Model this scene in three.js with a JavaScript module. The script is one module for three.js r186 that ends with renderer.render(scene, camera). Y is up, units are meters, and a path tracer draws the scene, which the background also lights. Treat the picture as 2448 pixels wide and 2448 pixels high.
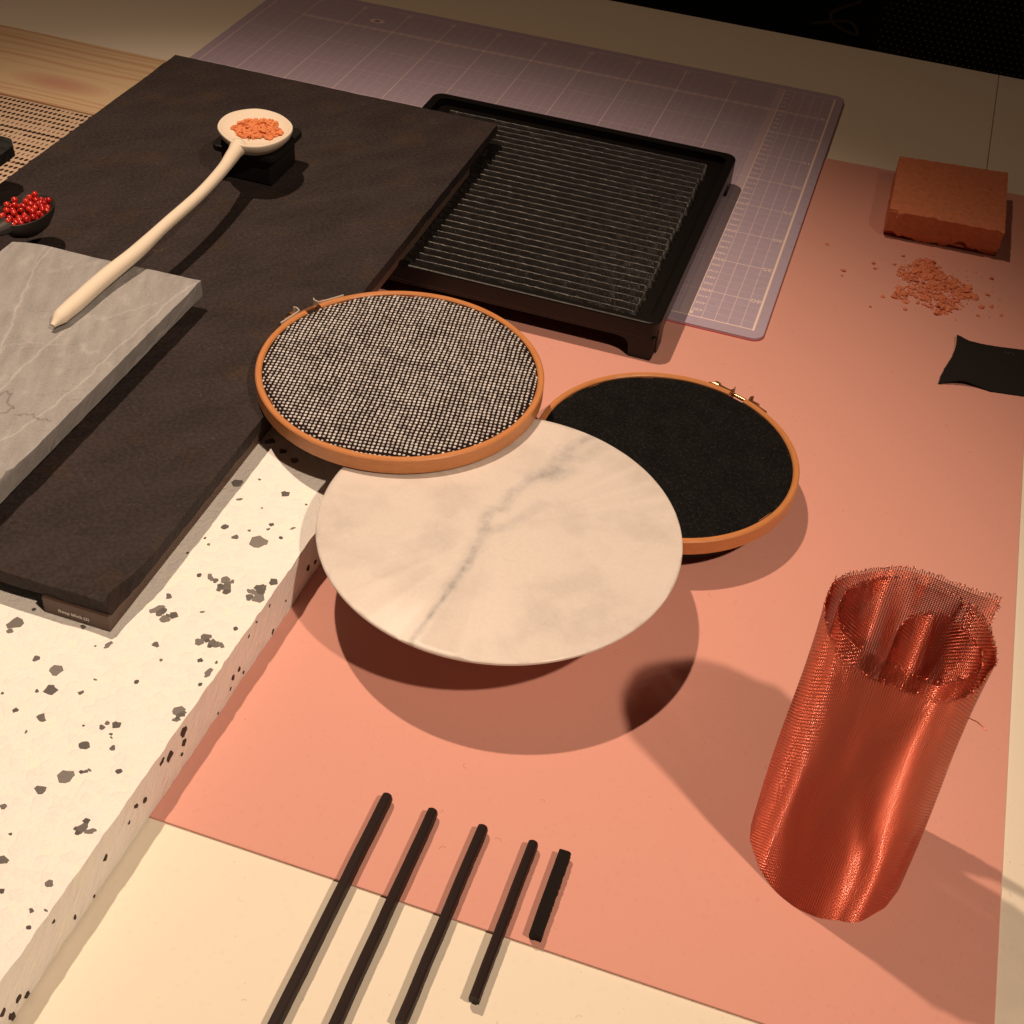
import * as THREE from 'three';
import { RoundedBoxGeometry } from 'three/addons/geometries/RoundedBoxGeometry.js';
import { TextGeometry } from 'three/addons/geometries/TextGeometry.js';
import { FontLoader } from 'three/addons/loaders/FontLoader.js';
import { mergeGeometries, mergeVertices, toCreasedNormals } from 'three/addons/utils/BufferGeometryUtils.js';
import { createNoise2D, createNoise3D } from 'simplex-noise';

// ---------------------------------------------------------------- camera, light, exposure
const scene = new THREE.Scene();
const camera = new THREE.PerspectiveCamera(42.33, 1, 0.02, 12);
camera.position.set(0.05507, 0.54874, 1.29524);
camera.up.set(-0.259, 0.7439, -0.616);
camera.lookAt(0.05507 - 0.1928, 0.54874 - 0.6648, 1.29524 - 0.7217);
camera.updateMatrixWorld();

scene.background = new THREE.Color().setRGB(0.010, 0.007, 0.005);   // the dark room around the table

const renderer = new THREE.WebGLRenderer({ antialias: true });
renderer.setSize(1024, 1024);
renderer.toneMapping = THREE.LinearToneMapping;
renderer.toneMappingExposure = 1.0;
renderer.shadowMap.enabled = true;

const WARM = new THREE.Color().setRGB(1.0, 0.735, 0.525), SPILL = new THREE.Color().setRGB(1.0, 0.61, 0.37);
// two ceiling spots: one behind on the left, one in front on the right
const SPOTS = [
  { at: [-0.75, 2.0, 0.43], to: [-0.30, 0, 0.74], cd: 10.0, deg: 20.5, spill: 1.7, soft: 1.2 },
  { at: [1.10, 2.0, 1.51], to: [-0.19, 0, 0.95], cd: 11.2, deg: 19, spill: 0.75, soft: 2.0 },
];
for (const s of SPOTS) for (const [cd, deg, tint] of [[s.cd, s.deg, WARM], [s.spill, 42, SPILL]]) {   // the beam of the reflector and the wider spill of the bulb
  const l = new THREE.SpotLight(tint, cd, 0, deg * Math.PI / 180, 1, 2);
  l.name = 'ceiling_spot'; l.position.set(...s.at); l.target.position.set(...s.to);
  l.castShadow = true; l.shadow.radius = s.soft; l.shadow.mapSize.set(2048, 2048); l.shadow.camera.near = 0.2; l.shadow.camera.far = 6; l.shadow.bias = -0.0004;
  scene.add(l, l.target);
}

// ---------------------------------------------------------------- helpers
let seed = 7;
const rnd = () => { seed = (seed + 0x6d2b79f5) | 0; let t = Math.imul(seed ^ (seed >>> 15), 1 | seed); t = (t + Math.imul(t ^ (t >>> 7), 61 | t)) ^ t; return ((t ^ (t >>> 14)) >>> 0) / 4294967296; };
const rr = (a, b) => a + (b - a) * rnd();
const n2 = createNoise2D(rnd), n3 = createNoise3D(rnd);
const fbm = (x, y, o = 4) => { let s = 0, a = 0.5; for (let i = 0; i < o; i++) { s += a * n2(x, y); x = x * 2.03 + 11.3; y = y * 2.03 - 7.1; a *= 0.5; } return s; };
const clamp = (x, a = 0, b = 1) => Math.min(b, Math.max(a, x));
const smooth = (a, b, x) => { const t = clamp((x - a) / (b - a)); return t * t * (3 - 2 * t); };
const lin = (r, g, b) => new THREE.Color().setRGB(r, g, b);
const enc = (x) => 255 * (x <= 0.0031308 ? 12.92 * x : 1.055 * Math.pow(clamp(x), 1 / 2.4) - 0.055);

// a colour map from a function of (u, v) that returns linear albedo; a grey map for bump and roughness
function colourMap(w, h, f) {
  const d = new Uint8Array(w * h * 4);
  for (let y = 0, k = 0; y < h; y++) for (let x = 0; x < w; x++, k += 4) { const c = f(x / w, y / h, x, y); d[k] = enc(c[0]); d[k + 1] = enc(c[1]); d[k + 2] = enc(c[2]); d[k + 3] = 255; }
  const t = new THREE.DataTexture(d, w, h); t.colorSpace = THREE.SRGBColorSpace; return finish(t);
}
function greyMap(w, h, f) {
  const d = new Uint8Array(w * h * 4);
  for (let y = 0, k = 0; y < h; y++) for (let x = 0; x < w; x++, k += 4) { d[k] = d[k + 1] = d[k + 2] = 255 * clamp(f(x / w, y / h, x, y)); d[k + 3] = 255; }
  return finish(new THREE.DataTexture(d, w, h));
}
function finish(t) { t.wrapS = t.wrapT = THREE.RepeatWrapping; t.magFilter = THREE.LinearFilter; t.minFilter = THREE.LinearMipmapLinearFilter; t.generateMipmaps = true; t.needsUpdate = true; return t; }
function canvasMap(w, h, draw, colour = true) {
  const c = document.createElement('canvas'); c.width = w; c.height = h; draw(c.getContext('2d'), w, h);
  const t = new THREE.CanvasTexture(c); t.flipY = false; if (colour) t.colorSpace = THREE.SRGBColorSpace; return finish(t);
}
// planar texture coordinates seen from above: u over x0..x0+w, v over z0..z0+h (sides get a skewed continuation)
function uvTop(g, x0, z0, w, h) {
  const p = g.attributes.position, uv = new Float32Array(p.count * 2);
  for (let i = 0; i < p.count; i++) { uv[2 * i] = (p.getX(i) - x0 + p.getY(i) * 0.7) / w; uv[2 * i + 1] = (p.getZ(i) - z0 + p.getY(i)) / h; }
  g.setAttribute('uv', new THREE.BufferAttribute(uv, 2)); return g;
}
const M = (o) => { if (o.specularIntensity === undefined && !o.metalness) o = { specularIntensity: 0.6, ...o }; const m = new THREE.MeshPhysicalMaterial({ roughness: 0.6, ...o }); return m; };
const taken = new Map();
function numbered(name) { const k = taken.get(name) || 0; taken.set(name, k + 1); return k ? name + '_' + String(k).padStart(3, '0') : name; }
function mesh(name, g, m, parent) {
  const o = new THREE.Mesh(g, m); o.name = parent ? name : numbered(name); o.castShadow = o.receiveShadow = true; (parent || scene).add(o); return o;
}
function thing(name, label, category, at = [0, 0, 0], turn = 0, group) {
  const o = new THREE.Group(); o.name = numbered(name); o.position.set(...at); o.rotation.y = turn; o.userData = { label, category }; if (group) o.userData.group = group; scene.add(o); return o;
}
function tag(o, label, category, group) { o.userData = { label, category }; if (group) o.userData.group = group; return o; }
const structure = (o) => { o.userData.kind = 'structure'; return o; };
const rbox = (w, h, d, r, x = 0, y = 0, z = 0) => new RoundedBoxGeometry(w, h, d, 3, r).translate(x, y, z);
// a box whose vertices are moved by a function of their place, with creased normals
function roughBox(x0, x1, y0, y1, z0, z1, nx, ny, nz, move, crease = 0.7) {
  const g = new THREE.BoxGeometry(x1 - x0, y1 - y0, z1 - z0, nx, ny, nz).translate((x0 + x1) / 2, (y0 + y1) / 2, (z0 + z1) / 2);
  const p = g.attributes.position, v = new THREE.Vector3();
  for (let i = 0; i < p.count; i++) { v.fromBufferAttribute(p, i); move(v, clamp((v.x - x0) / (x1 - x0)), clamp((v.y - y0) / (y1 - y0)), clamp((v.z - z0) / (z1 - z0))); p.setXYZ(i, v.x, v.y, v.z); }
  return toCreasedNormals(g, crease);
}
// flat outline in (x, z), given height, bevelled
function sheet(points, y0, y1, bevel = 0, holes = []) {
  const s = new THREE.Shape(points.map(([x, z]) => new THREE.Vector2(x, -z)));
  for (const h of holes) s.holes.push(new THREE.Path(h.map(([x, z]) => new THREE.Vector2(x, -z))));
  const g = new THREE.ExtrudeGeometry(s, { depth: y1 - y0 - 2 * bevel, bevelEnabled: bevel > 0, bevelSize: bevel, bevelThickness: bevel, bevelOffset: -bevel, bevelSegments: 2, curveSegments: 24 });
  return g.rotateX(-Math.PI / 2).translate(0, y0 + bevel, 0);
}
function roundRect(x0, x1, z0, z1, r, n = 8) {
  const out = [];
  for (const [cx, cz, a0] of [[x1 - r, z1 - r, 0], [x0 + r, z1 - r, 90], [x0 + r, z0 + r, 180], [x1 - r, z0 + r, 270]])
    for (let i = 0; i <= n; i++) { const a = (a0 + 90 * i / n) * Math.PI / 180; out.push([cx + r * Math.cos(a), cz + r * Math.sin(a)]); }
  return out;
}
function noiseGrid(size, f) { const a = new Float32Array(size * size); for (let y = 0, k = 0; y < size; y++) for (let x = 0; x < size; x++) a[k++] = f(x, y); return a; }
// tileable cells: distance to nearest and second nearest of n seeds, with the id of the nearest
function cells(size, n, seedJ) {
  const px = [], py = [], side = Math.round(Math.sqrt(n)), step = size / side;
  for (let j = 0; j < side; j++) for (let i = 0; i < side; i++) { px.push((i + 0.5 + rr(-seedJ, seedJ)) * step); py.push((j + 0.5 + rr(-seedJ, seedJ)) * step); }
  const d1 = new Float32Array(size * size), d2 = new Float32Array(size * size), id = new Int32Array(size * size);
  for (let y = 0, k = 0; y < size; y++) for (let x = 0; x < size; x++, k++) {
    let a = 1e9, b = 1e9, w = 0; const ci = Math.floor(x / step), cj = Math.floor(y / step);
    for (let dj = -2; dj <= 2; dj++) for (let di = -2; di <= 2; di++) {
      const ii = (ci + di + side) % side, jj = (cj + dj + side) % side, q = jj * side + ii;
      let dx = Math.abs(px[q] - x), dy = Math.abs(py[q] - y); dx = Math.min(dx, size - dx); dy = Math.min(dy, size - dy);
      const d = Math.hypot(dx, dy); if (d < a) { b = a; a = d; w = q; } else if (d < b) b = d;
    }
    d1[k] = a / step; d2[k] = b / step; id[k] = w;
  }
  return { d1, d2, id };
}
const grain = noiseGrid(256, () => rnd());

// ---------------------------------------------------------------- the setting: table, floor
const paperBump = greyMap(512, 512, (u, v, x, y) => 0.5 + 0.22 * (grain[(y % 256) * 256 + (x % 256)] - 0.5) + 0.28 * fbm(u * 40, v * 40, 3));
function speckled(base, dots, size = 1024, specks = 260) {
  return canvasMap(size, size, (c) => {
    const [r, g, b] = base.map((x) => Math.round(enc(x)));
    c.fillStyle = `rgb(${r},${g},${b})`; c.fillRect(0, 0, size, size);
    for (let i = 0; i < 5200; i++) { const k = rnd() < 0.5 ? 0 : 255; c.fillStyle = `rgba(${k},${k},${k},${rr(0.004, 0.016)})`; const s = rr(0.8, 4); c.beginPath(); c.arc(rr(0, size), rr(0, size), s, 0, 7); c.fill(); }
    for (let i = 0; i < specks; i++) { c.fillStyle = `rgba(${dots},${rr(0.12, 0.5)})`; const s = rr(0.5, 1.4); c.fillRect(rr(0, size), rr(0, size), s, s); }
    for (let i = 0; i < 26; i++) { const x = rr(0, size), y = rr(0, size), a = rr(0, 6.3), l = rr(4, 12); c.strokeStyle = `rgba(${dots},${rr(0.15, 0.4)})`; c.lineWidth = 0.8; c.beginPath(); c.moveTo(x, y); c.quadraticCurveTo(x + l * Math.cos(a), y + l * Math.sin(a), x + l * Math.cos(a + 0.9), y + l * Math.sin(a + 0.9)); c.stroke(); }
  });
}
const tableMat = M({ map: speckled([0.78, 0.735, 0.63], '70,55,40'), roughness: 0.62, bumpMap: paperBump, bumpScale: 0.00006 });
{
  const t = new THREE.Group(); t.name = 'table'; t.userData.kind = 'structure'; scene.add(t);
  for (const [x0, x1] of [[-1.5, 0.1527], [0.1534, 1.1]]) mesh('table_board', uvTop(rbox(x1 - x0, 0.03, 1.75, 0.0006, (x0 + x1) / 2, -0.015, -0.156 + 0.875), 0, 0, 0.35, 0.35), tableMat, t);
}
structure(mesh('floor', new THREE.PlaneGeometry(9, 9).rotateX(-Math.PI / 2).translate(0, -0.74, -0.5), M({ color: lin(0.035, 0.03, 0.026), roughness: 0.85 })));

// ---------------------------------------------------------------- sheets on the table
{
  const g = uvTop(sheet([[-0.30, 0.138], [0.1985, 0.117], [0.2045, 0.9785], [-0.30, 0.9795]], 0.0004, 0.0017, 0.0003), 0, 0, 0.3, 0.3);
  tag(mesh('pink_card', g, M({ map: speckled([0.665, 0.335, 0.285], '90,30,20'), roughness: 0.75, bumpMap: paperBump, bumpScale: 0.00005 })),
    'large sheet of salmon pink card under the marble disc and copper roll', 'card sheet');
}
// pine veneer and the perforated board beside it
const pineMap = canvasMap(1024, 512, (c, w, h) => {
  const col = (a) => `rgb(${a.map((x) => Math.round(enc(x))).join(',')})`;
  c.fillStyle = col([0.66, 0.50, 0.32]); c.fillRect(0, 0, w, h);
  // grain bands run along u; the far side is red, the heartwood in the middle pale
  const bands = [[0.015, 0.022, 0.42], [0.06, 0.03, 0.30], [0.13, 0.02, 0.22], [0.19, 0.035, 0.33], [0.29, 0.03, 0.26], [0.36, 0.02, 0.2], [0.43, 0.035, 0.30], [0.55, 0.02, 0.15], [0.88, 0.02, 0.3], [0.94, 0.015, 0.35], [0.975, 0.012, 0.25]];
  for (const [v, wd, a] of bands) for (let k = 0; k < 14; k++) {
    c.strokeStyle = `rgba(150,72,42,${a * rr(0.06, 0.17)})`; c.lineWidth = wd * h * rr(0.15, 0.9); c.beginPath();
    const o = v * h + rr(-0.5, 0.5) * wd * h;
    for (let x = -10; x <= w + 10; x += 12) { const y = o + 12 * n2(x / 520, v * 9) + 4 * n2(x / 120, v * 31 + k); x < 0 ? c.moveTo(x, y) : c.lineTo(x, y); } c.stroke();
  }
  for (const [x, y, rx, ry] of [[0.30, 0.66, 0.05, 0.06], [0.83, 0.72, 0.13, 0.12]]) for (let k = 0; k < 9; k++) { c.strokeStyle = 'rgba(150,78,66,0.05)'; c.lineWidth = 5; c.beginPath(); c.ellipse(x * w, y * h, rx * w * (1 - k * 0.1), ry * h * (1 - k * 0.1), 0, 0, 7); c.stroke(); c.fillStyle = 'rgba(160,90,80,0.05)'; c.fill(); }
  for (let i = 0; i < 900; i++) { c.strokeStyle = `rgba(${rnd() < 0.5 ? '120,70,40' : '255,220,170'},${rr(0.02, 0.07)})`; c.lineWidth = rr(0.5, 1.6); const y = rr(0, h), x = rr(-100, w), l = rr(60, 300); c.beginPath(); c.moveTo(x, y); c.lineTo(x + l, y + rr(-4, 4)); c.stroke(); }
});
tag(mesh('pine_veneer', uvTop(rbox(0.39, 0.0022, 0.130, 0.0006, -0.809, 0.0015, 0.277), -1.0, 0.21, 0.39, 0.132), M({ map: pineMap, roughness: 0.65 })),
  'strip of pine veneer with reddish grain on the far left of the table', 'wood veneer');
{
  const W = 0.36, D = 0.30, PX = 1536, PY = 1280, sx = PX / W, sz = PY / D;
  const board = canvasMap(PX, PY, (c, w, h) => {
    c.fillStyle = `rgb(${[0.60, 0.45, 0.33].map((x) => Math.round(enc(x))).join(',')})`; c.fillRect(0, 0, w, h);
    for (let i = 0; i < 700; i++) { c.fillStyle = `rgba(${rnd() < 0.5 ? '130,80,60' : '255,225,190'},${rr(0.02, 0.08)})`; c.fillRect(rr(-80, w), rr(0, h), rr(80, 500), rr(1, 5)); }
    for (let j = 0; j < 39; j++) for (let i = 0; i < 78; i++) {
      const x = (0.003 + i * 0.00455 + (j % 2) * 0.0011) * sx, z = (0.007 + j * 0.0076) * sz, k = n2(i / 7, j * 3.1) + 0.4 * n2(i / 3, j);
      const thin = j === 5 || j === 8 || j === 11 ? 0.35 : k < -0.55 ? 0.35 : 1;
      c.fillStyle = `rgba(34,16,10,${0.94 - (thin < 1 ? 0.25 : 0)})`;
      c.beginPath(); c.ellipse(x, z, 0.00125 * sx * thin + 1.5, 0.0022 * sz * (k < -0.9 ? 0.5 : 1), 0.12, 0, 7); c.fill();
      if (j % 7 === 6) { c.beginPath(); c.ellipse(x + 0.0013 * sx, z, 0.0012 * sx, 0.0017 * sz, 0, 0, 7); c.fill(); }
    }
  });
  tag(mesh('perforated_board', uvTop(rbox(W, 0.0022, D, 0.0006, -0.775, 0.0015, 0.345 + D / 2), -0.955, 0.345, W, D), M({ map: board, roughness: 0.7 })),
    'pale board punched with rows of small dark holes, behind the long slate', 'board');
}
// translucent cutting mat with its printed grid
{
  const X0 = -0.6005, X1 = 0.0085, Z0 = -0.0105, Z1 = 0.451, W = X1 - X0, D = Z1 - Z0, PW = 2048, PH = 1552;
  const px = (u) => (-u / 100 - X0) / W * PW, pz = (v) => (v / 100 - Z0) / D * PH, mm = PW / (W * 1000);
  const print = canvasMap(PW, PH, (c) => {
    c.fillStyle = `rgb(${[0.45, 0.375, 0.49].map((x) => Math.round(enc(x))).join(',')})`; c.fillRect(0, 0, PW, PH);
    for (let i = 0; i < 9000; i++) { const k = rnd() < 0.5 ? '60,30,40' : '255,230,230'; c.fillStyle = `rgba(${k},${rr(0.01, 0.04)})`; c.beginPath(); c.arc(rr(0, PW), rr(0, PH), rr(1, 9), 0, 7); c.fill(); }
    for (let i = 0; i < 60; i++) { c.strokeStyle = `rgba(255,235,230,${rr(0.02, 0.07)})`; c.lineWidth = 1; const x = rr(0, PW), y = rr(0, PH), a = rr(0, 6.3), l = rr(60, 300); c.beginPath(); c.moveTo(x, y); c.lineTo(x + l * Math.cos(a), y + l * Math.sin(a)); c.stroke(); }
    const ink = (a) => `rgba(246,224,216,${Math.min(1, a * 1.75)})`;
    const line = (u0, v0, u1, v1, w, a) => { c.strokeStyle = ink(a); c.lineWidth = w * mm; c.beginPath(); c.moveTo(px(u0), pz(v0)); c.lineTo(px(u1), pz(v1)); c.stroke(); };
    c.fillStyle = ink(0.14); c.fillRect(px(5.75), pz(0), px(5) - px(5.75), pz(44) - pz(0)); c.fillRect(px(55), pz(5), px(0) - px(55), pz(5.5) - pz(5));
    for (let u = 1; u < 59; u++) line(u, 0, u, 44, u % 5 ? 0.34 : 0.6, u % 5 ? (u < 5 ? 0.6 : 0.3) : 0.62);
    for (let v = 1; v < 44; v++) v % 5 ? (line(0, v, 4, v, 0.28, 0.34), line(5, v, 59, v, 0.28, 0.16)) : (line(1, v, 4, v, 0.62, 0.72), line(5, v, 59, v, 0.5, 0.42));
    line(5, 0, 5, 43, 0.7, 0.72); line(0, 5, 55, 5, 0.6, 0.4);
    line(0, -0.1, 0, 44.12, 1.7, 0.72); line(0, 44, 59, 44, 1.0, 0.75); line(0, 0, 59, 0, 0.7, 0.4); line(59, 0, 59, 44, 0.8, 0.5);
    const word = (t, u, v, size, a, bold = false) => { c.save(); c.translate(px(u), pz(v)); c.rotate(Math.PI); c.fillStyle = ink(a); c.font = `${bold ? 'bold ' : ''}${size * mm}px sans-serif`; c.textAlign = 'center'; c.textBaseline = 'middle'; c.scale(1.18, 1); c.fillText(t, 0, 0); c.restore(); };
    for (let v = 1; v < 44; v++) word(String(v * 10), 4.5, v - 0.02, v % 5 ? 4.0 : 5.2, v % 5 ? 0.6 : 0.8);
    for (let v = 5; v < 44; v += 5) word(String(v), 0.52, v, 6.6, 0.75);
    word('5', 4.9, 43.45, 5.5, 0.75, true);
    for (let u = 10; u < 59; u += 5) word(String(u), u, 0.55, 6.2, 0.42);
    for (let u = 6; u < 55; u++) word(String(u * 10), u, 5.28, 3.4, 0.4);
    c.fillStyle = ink(0.42); c.beginPath(); c.ellipse(px(47.5), pz(3.2), 8 * mm, 5 * mm, 0, 0, 7); c.fill();
    c.fillStyle = 'rgba(90,50,60,0.5)'; c.beginPath(); c.ellipse(px(47.5), pz(3.2), 3 * mm, 3 * mm, 0, 0, 7); c.fill();
  });
  const t = thing('cutting_mat', 'translucent lilac cutting mat with printed centimetre grid at the back', 'cutting mat');
  mesh('mat_sheet', uvTop(sheet(roundRect(X0, X1, Z0, Z1, 0.009), 0.0019, 0.0045, 0.0004), X0 + 0.003, Z0 + 0.0045, W, D), M({ map: print, roughness: 0.5, clearcoat: 0.12, clearcoatRoughness: 0.5 }), t);
  mesh('mat_underlayer', sheet(roundRect(X0 - 0.0003, X1 + 0.0003, Z0 - 0.0003, Z1 + 0.0004, 0.0092), 0.00172, 0.0026, 0.0002), M({ color: lin(0.55, 0.10, 0.12), roughness: 0.4 }), t);
}

const BEADS_TOP = [[-243.0,808.9,2.1],[-233.5,813.8,1.9],[-219.5,812.3,4.1],[-219.7,796.7,1.6],[-219.3,800.8,1.0],[-206.8,794.8,1.5],[-210.0,804.5,1.4],[-228.7,806.0,0.9],[-244.2,824.9,0.9],[-251.5,835.3,0.9],[-248.6,820.9,0.8],[-231.1,847.6,2.2],[-237.2,848.9,1.7],[-227.3,848.9,1.7],[-222.7,846.6,2.2],[-222.7,851.6,2.2],[-219.7,850.4,2.4],[-219.2,847.3,1.9],[-218.0,854.7,2.2],[-222.3,854.3,1.5],[-218.6,845.6,0.9],[-203.2,845.0,2.8],[-200.6,844.0,1.7],[-204.7,849.2,2.6],[-200.5,847.5,2.6],[-204.7,853.4,2.0],[-200.0,852.5,2.8],[-198.2,838.4,2.3],[-244.6,868.8,1.8],[-245.5,879.9,3.2],[-242.3,879.3,2.7],[-242.7,882.2,1.8],[-237.9,884.3,2.3],[-235.3,880.8,2.2],[-237.5,881.4,1.4],[-222.6,872.6,1.2],[-201.1,876.5,1.6],[-212.2,887.9,2.3],[-213.9,892.1,2.1],[-210.2,889.7,1.6],[-205.8,890.5,2.5],[-202.6,889.9,2.1],[-207.2,892.4,1.6],[-233.4,902.1,1.9],[-225.6,910.5,0.9],[-206.9,903.3,1.6],[-199.0,901.4,0.9],[-197.5,908.9,2.4],[-197.1,917.8,1.3],[-307.2,915.8,3.5],[-306.5,921.5,1.7],[-303.9,903.7,1.2],[-274.1,905.1,1.4],[-255.5,911.1,2.1],[-261.1,914.6,0.7],[-283.8,932.7,1.9],[-270.2,936.0,2.9],[-266.0,947.2,2.9],[-251.0,943.8,1.3],[-249.2,934.0,0.9],[-229.5,928.0,1.5],[-271.5,950.8,1.0],[-286.1,958.2,0.8],[-273.7,965.1,1.6],[-259.7,964.7,2.0],[-261.8,974.7,1.0],[-238.7,961.3,0.7],[-230.1,959.0,1.5],[-229.2,955.8,1.2],[-224.9,955.0,2.0],[-224.0,961.2,0.8],[-222.6,962.9,0.8],[-232.6,971.9,2.6],[-218.8,968.1,1.5],[-230.0,990.3,3.2],[-224.8,985.8,1.1],[-223.2,984.7,1.0],[-222.0,983.3,1.0],[-208.7,978.7,1.8],[-236.7,1001.1,2.2],[-247.0,1015.1,1.5],[-207.8,1008.8,1.7],[-207.9,1012.3,2.3],[-203.6,1012.7,2.0],[-208.2,1015.4,1.7],[-210.1,1013.7,1.1],[-200.6,936.9,2.7],[-197.6,938.1,2.2],[-195.4,937.8,2.0],[-197.3,942.0,1.8],[-195.4,941.3,1.5],[-230.7,1039.3,2.0],[-205.3,1042.3,1.8],[-222.0,1052.9,1.4],[-205.1,1056.3,1.1],[-196.8,1054.1,0.9],[-201.8,1063.7,1.3],[-235.4,1026.6,0.8],[-253.7,771.5,2.8],[-224.3,769.2,2.3],[-243.5,763.7,0.9],[-246.1,784.2,1.7],[-208.4,773.3,0.9],[-230.7,786.0,0.6],[-232.2,739.6,2.1],[-242.6,734.2,2.1],[-253.8,729.0,2.4]];
const BEADS_SIDE = [[942.8,23.7,2.9],[943.3,16.7,2.1],[956.6,21.0,2.5],[963.2,24.8,2.0],[947.0,10.8,1.1],[894.0,12.4,1.7],[887.3,12.3,1.5],[883.5,5.4,1.0],[897.6,7.3,1.0],[987.5,20.6,2.0],[980.1,15.9,1.8],[994.5,16.7,1.0],[874.9,25.4,1.1],[849.4,4.2,1.9],[851.0,25.7,0.9],[865.4,30.8,0.7],[804.1,11.7,2.1],[795.2,9.3,1.6],[911.6,1.1,0.8],[832.6,12.4,0.8],[1014.6,16.1,1.5],[1041.6,7.2,1.2],[1027.4,1.0,1.0],[1053.8,22.5,0.9],[1083.8,8.3,1.9],[1078.8,3.4,1.8],[1093.0,13.0,1.7],[1089.5,0.2,2.7]];
// ---------------------------------------------------------------- foam block with grey beads
const BEAD = { cell: cells(768, 676, 0.48) };
const foamTone = noiseGrid(1, () => 0), beadTint = Array.from({ length: 1000 }, () => rnd());
const foamMap = colourMap(768, 768, (u, v, x, y) => {
  const k = y * 768 + x, e = BEAD.cell.d2[k] - BEAD.cell.d1[k], t = beadTint[BEAD.cell.id[k]], crack = e < 0.018 && n2(u * 16, v * 16) > 0.62 ? 0.84 : 1 - 0.035 * (fbm(u * 60, v * 60, 2) > 0.25);
  const b = 0.90 - 0.04 * t; return [b * crack, (b - 0.01 * (t > 0.8)) * crack, (b - 0.015 - 0.03 * (t < 0.2)) * crack];
});
const foamBump = greyMap(768, 768, (u, v, x, y) => { const k = y * 768 + x, e = BEAD.cell.d2[k] - BEAD.cell.d1[k]; return 0.35 + 0.3 * smooth(0, 0.35, e) * (0.4 + 0.6 * beadTint[BEAD.cell.id[k]]) + 0.25 * (beadTint[BEAD.cell.id[k]] - 0.5) + 0.3 * fbm(u * 26, v * 26, 4); });
const foam = thing('foam_block', 'thick white polystyrene foam block with grey flecks at the lower left', 'foam block');
{
  const edge = (z) => -0.0145 * z - 0.182;
  const g = roughBox(-0.85, -0.19, 0.0018, 0.0305, 0.66, 1.22, 8, 6, 140, (p, u, v, w) => {
    if (u > 0.99) p.x = edge(p.z) + 0.00035 * n2(p.z * 60, v * 5) + 0.00025 * n2(p.z * 420, v * 9) - (v > 0.99 ? 0.0004 * Math.abs(n2(p.z * 260, 3)) : 0);
    if (v > 0.99) p.y += 0.0002 * n2(p.x * 60, p.z * 60);
  }, 0.5);
  mesh('foam_body', uvTop(g, 0, 0, 0.13, 0.13), M({ map: foamMap, bumpMap: foamBump, bumpScale: 0.0004, roughness: 0.55 }), foam);
  // shapes of cut beads: low domes on an irregular outline
  const domes = [];
  for (let k = 0; k < 6; k++) {
    const n = 8 + (k % 3), pts = []; for (let i = 0; i < n; i++) { const a = (i + rr(-0.28, 0.28)) / n * 6.283; const r = rr(0.58, 1.18); pts.push([r * Math.cos(a) * (k === 4 ? 1.5 : 1.05), r * Math.sin(a) * (k === 5 ? 0.55 : 0.9)]); }
    const pos = [], idx = [];
    for (const [s, y] of [[1.0, -0.5], [1.0, 0.05], [0.9, 0.16], [0.55, 0.24]]) for (const [x, z] of pts) pos.push(x * s, y, z * s);
    pos.push(0, 0.26, 0);
    for (let r = 0; r < 3; r++) for (let i = 0; i < n; i++) { const a = r * n + i, b = r * n + (i + 1) % n; idx.push(a, a + n, b, b, a + n, b + n); }
    for (let i = 0; i < n; i++) idx.push(3 * n + i, 4 * n, 3 * n + (i + 1) % n);
    const g2 = new THREE.BufferGeometry(); g2.setAttribute('position', new THREE.Float32BufferAttribute(pos, 3)); g2.setIndex(idx); g2.computeVertexNormals();
    const nu = new Float32Array(pos.length / 3 * 2); for (let i = 0; i < nu.length / 2; i++) { nu[2 * i] = pos[3 * i] * 0.5; nu[2 * i + 1] = pos[3 * i + 2] * 0.5; } g2.setAttribute('uv', new THREE.BufferAttribute(nu, 2));
    domes.push(g2);
  }
  const mats = [0.15, 0.2, 0.25].map((g3) => M({ color: lin(g3, g3 * 0.95, g3 * 0.92), roughness: 0.45, bumpMap: foamBump, bumpScale: 0.0002 }));
  const dark = M({ color: lin(0.05, 0.03, 0.026), roughness: 0.6 });
  BEADS_TOP.forEach(([x, z, r], i) => {
    if (x > -198.2) x = -199.5;
    const o = mesh('grey_bead', domes[i % 6], mats[i % 3], foam); const s = r * (r > 1.9 ? 0.0013 : 0.00112); o.position.set(x * 0.001, 0.0305 + 0.0001, z * 0.001); o.rotation.y = rr(0, 6.28); o.scale.set(s, 0.0011, s);
  });
  BEADS_SIDE.forEach(([z, y, r], i) => {
    const o = mesh('dark_bead', domes[(i + 2) % 6], dark, foam); const s = r * 0.0012; y = clamp(y, 3.2, 27);
    o.position.set(edge(z * 0.001) + 0.0002, y * 0.001, z * 0.001); o.rotation.z = -Math.PI / 2; o.rotation.order = 'ZYX'; o.rotation.y = rr(0, 6.28); o.scale.set(s * 0.9, 0.0008, s);
  });
}

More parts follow.
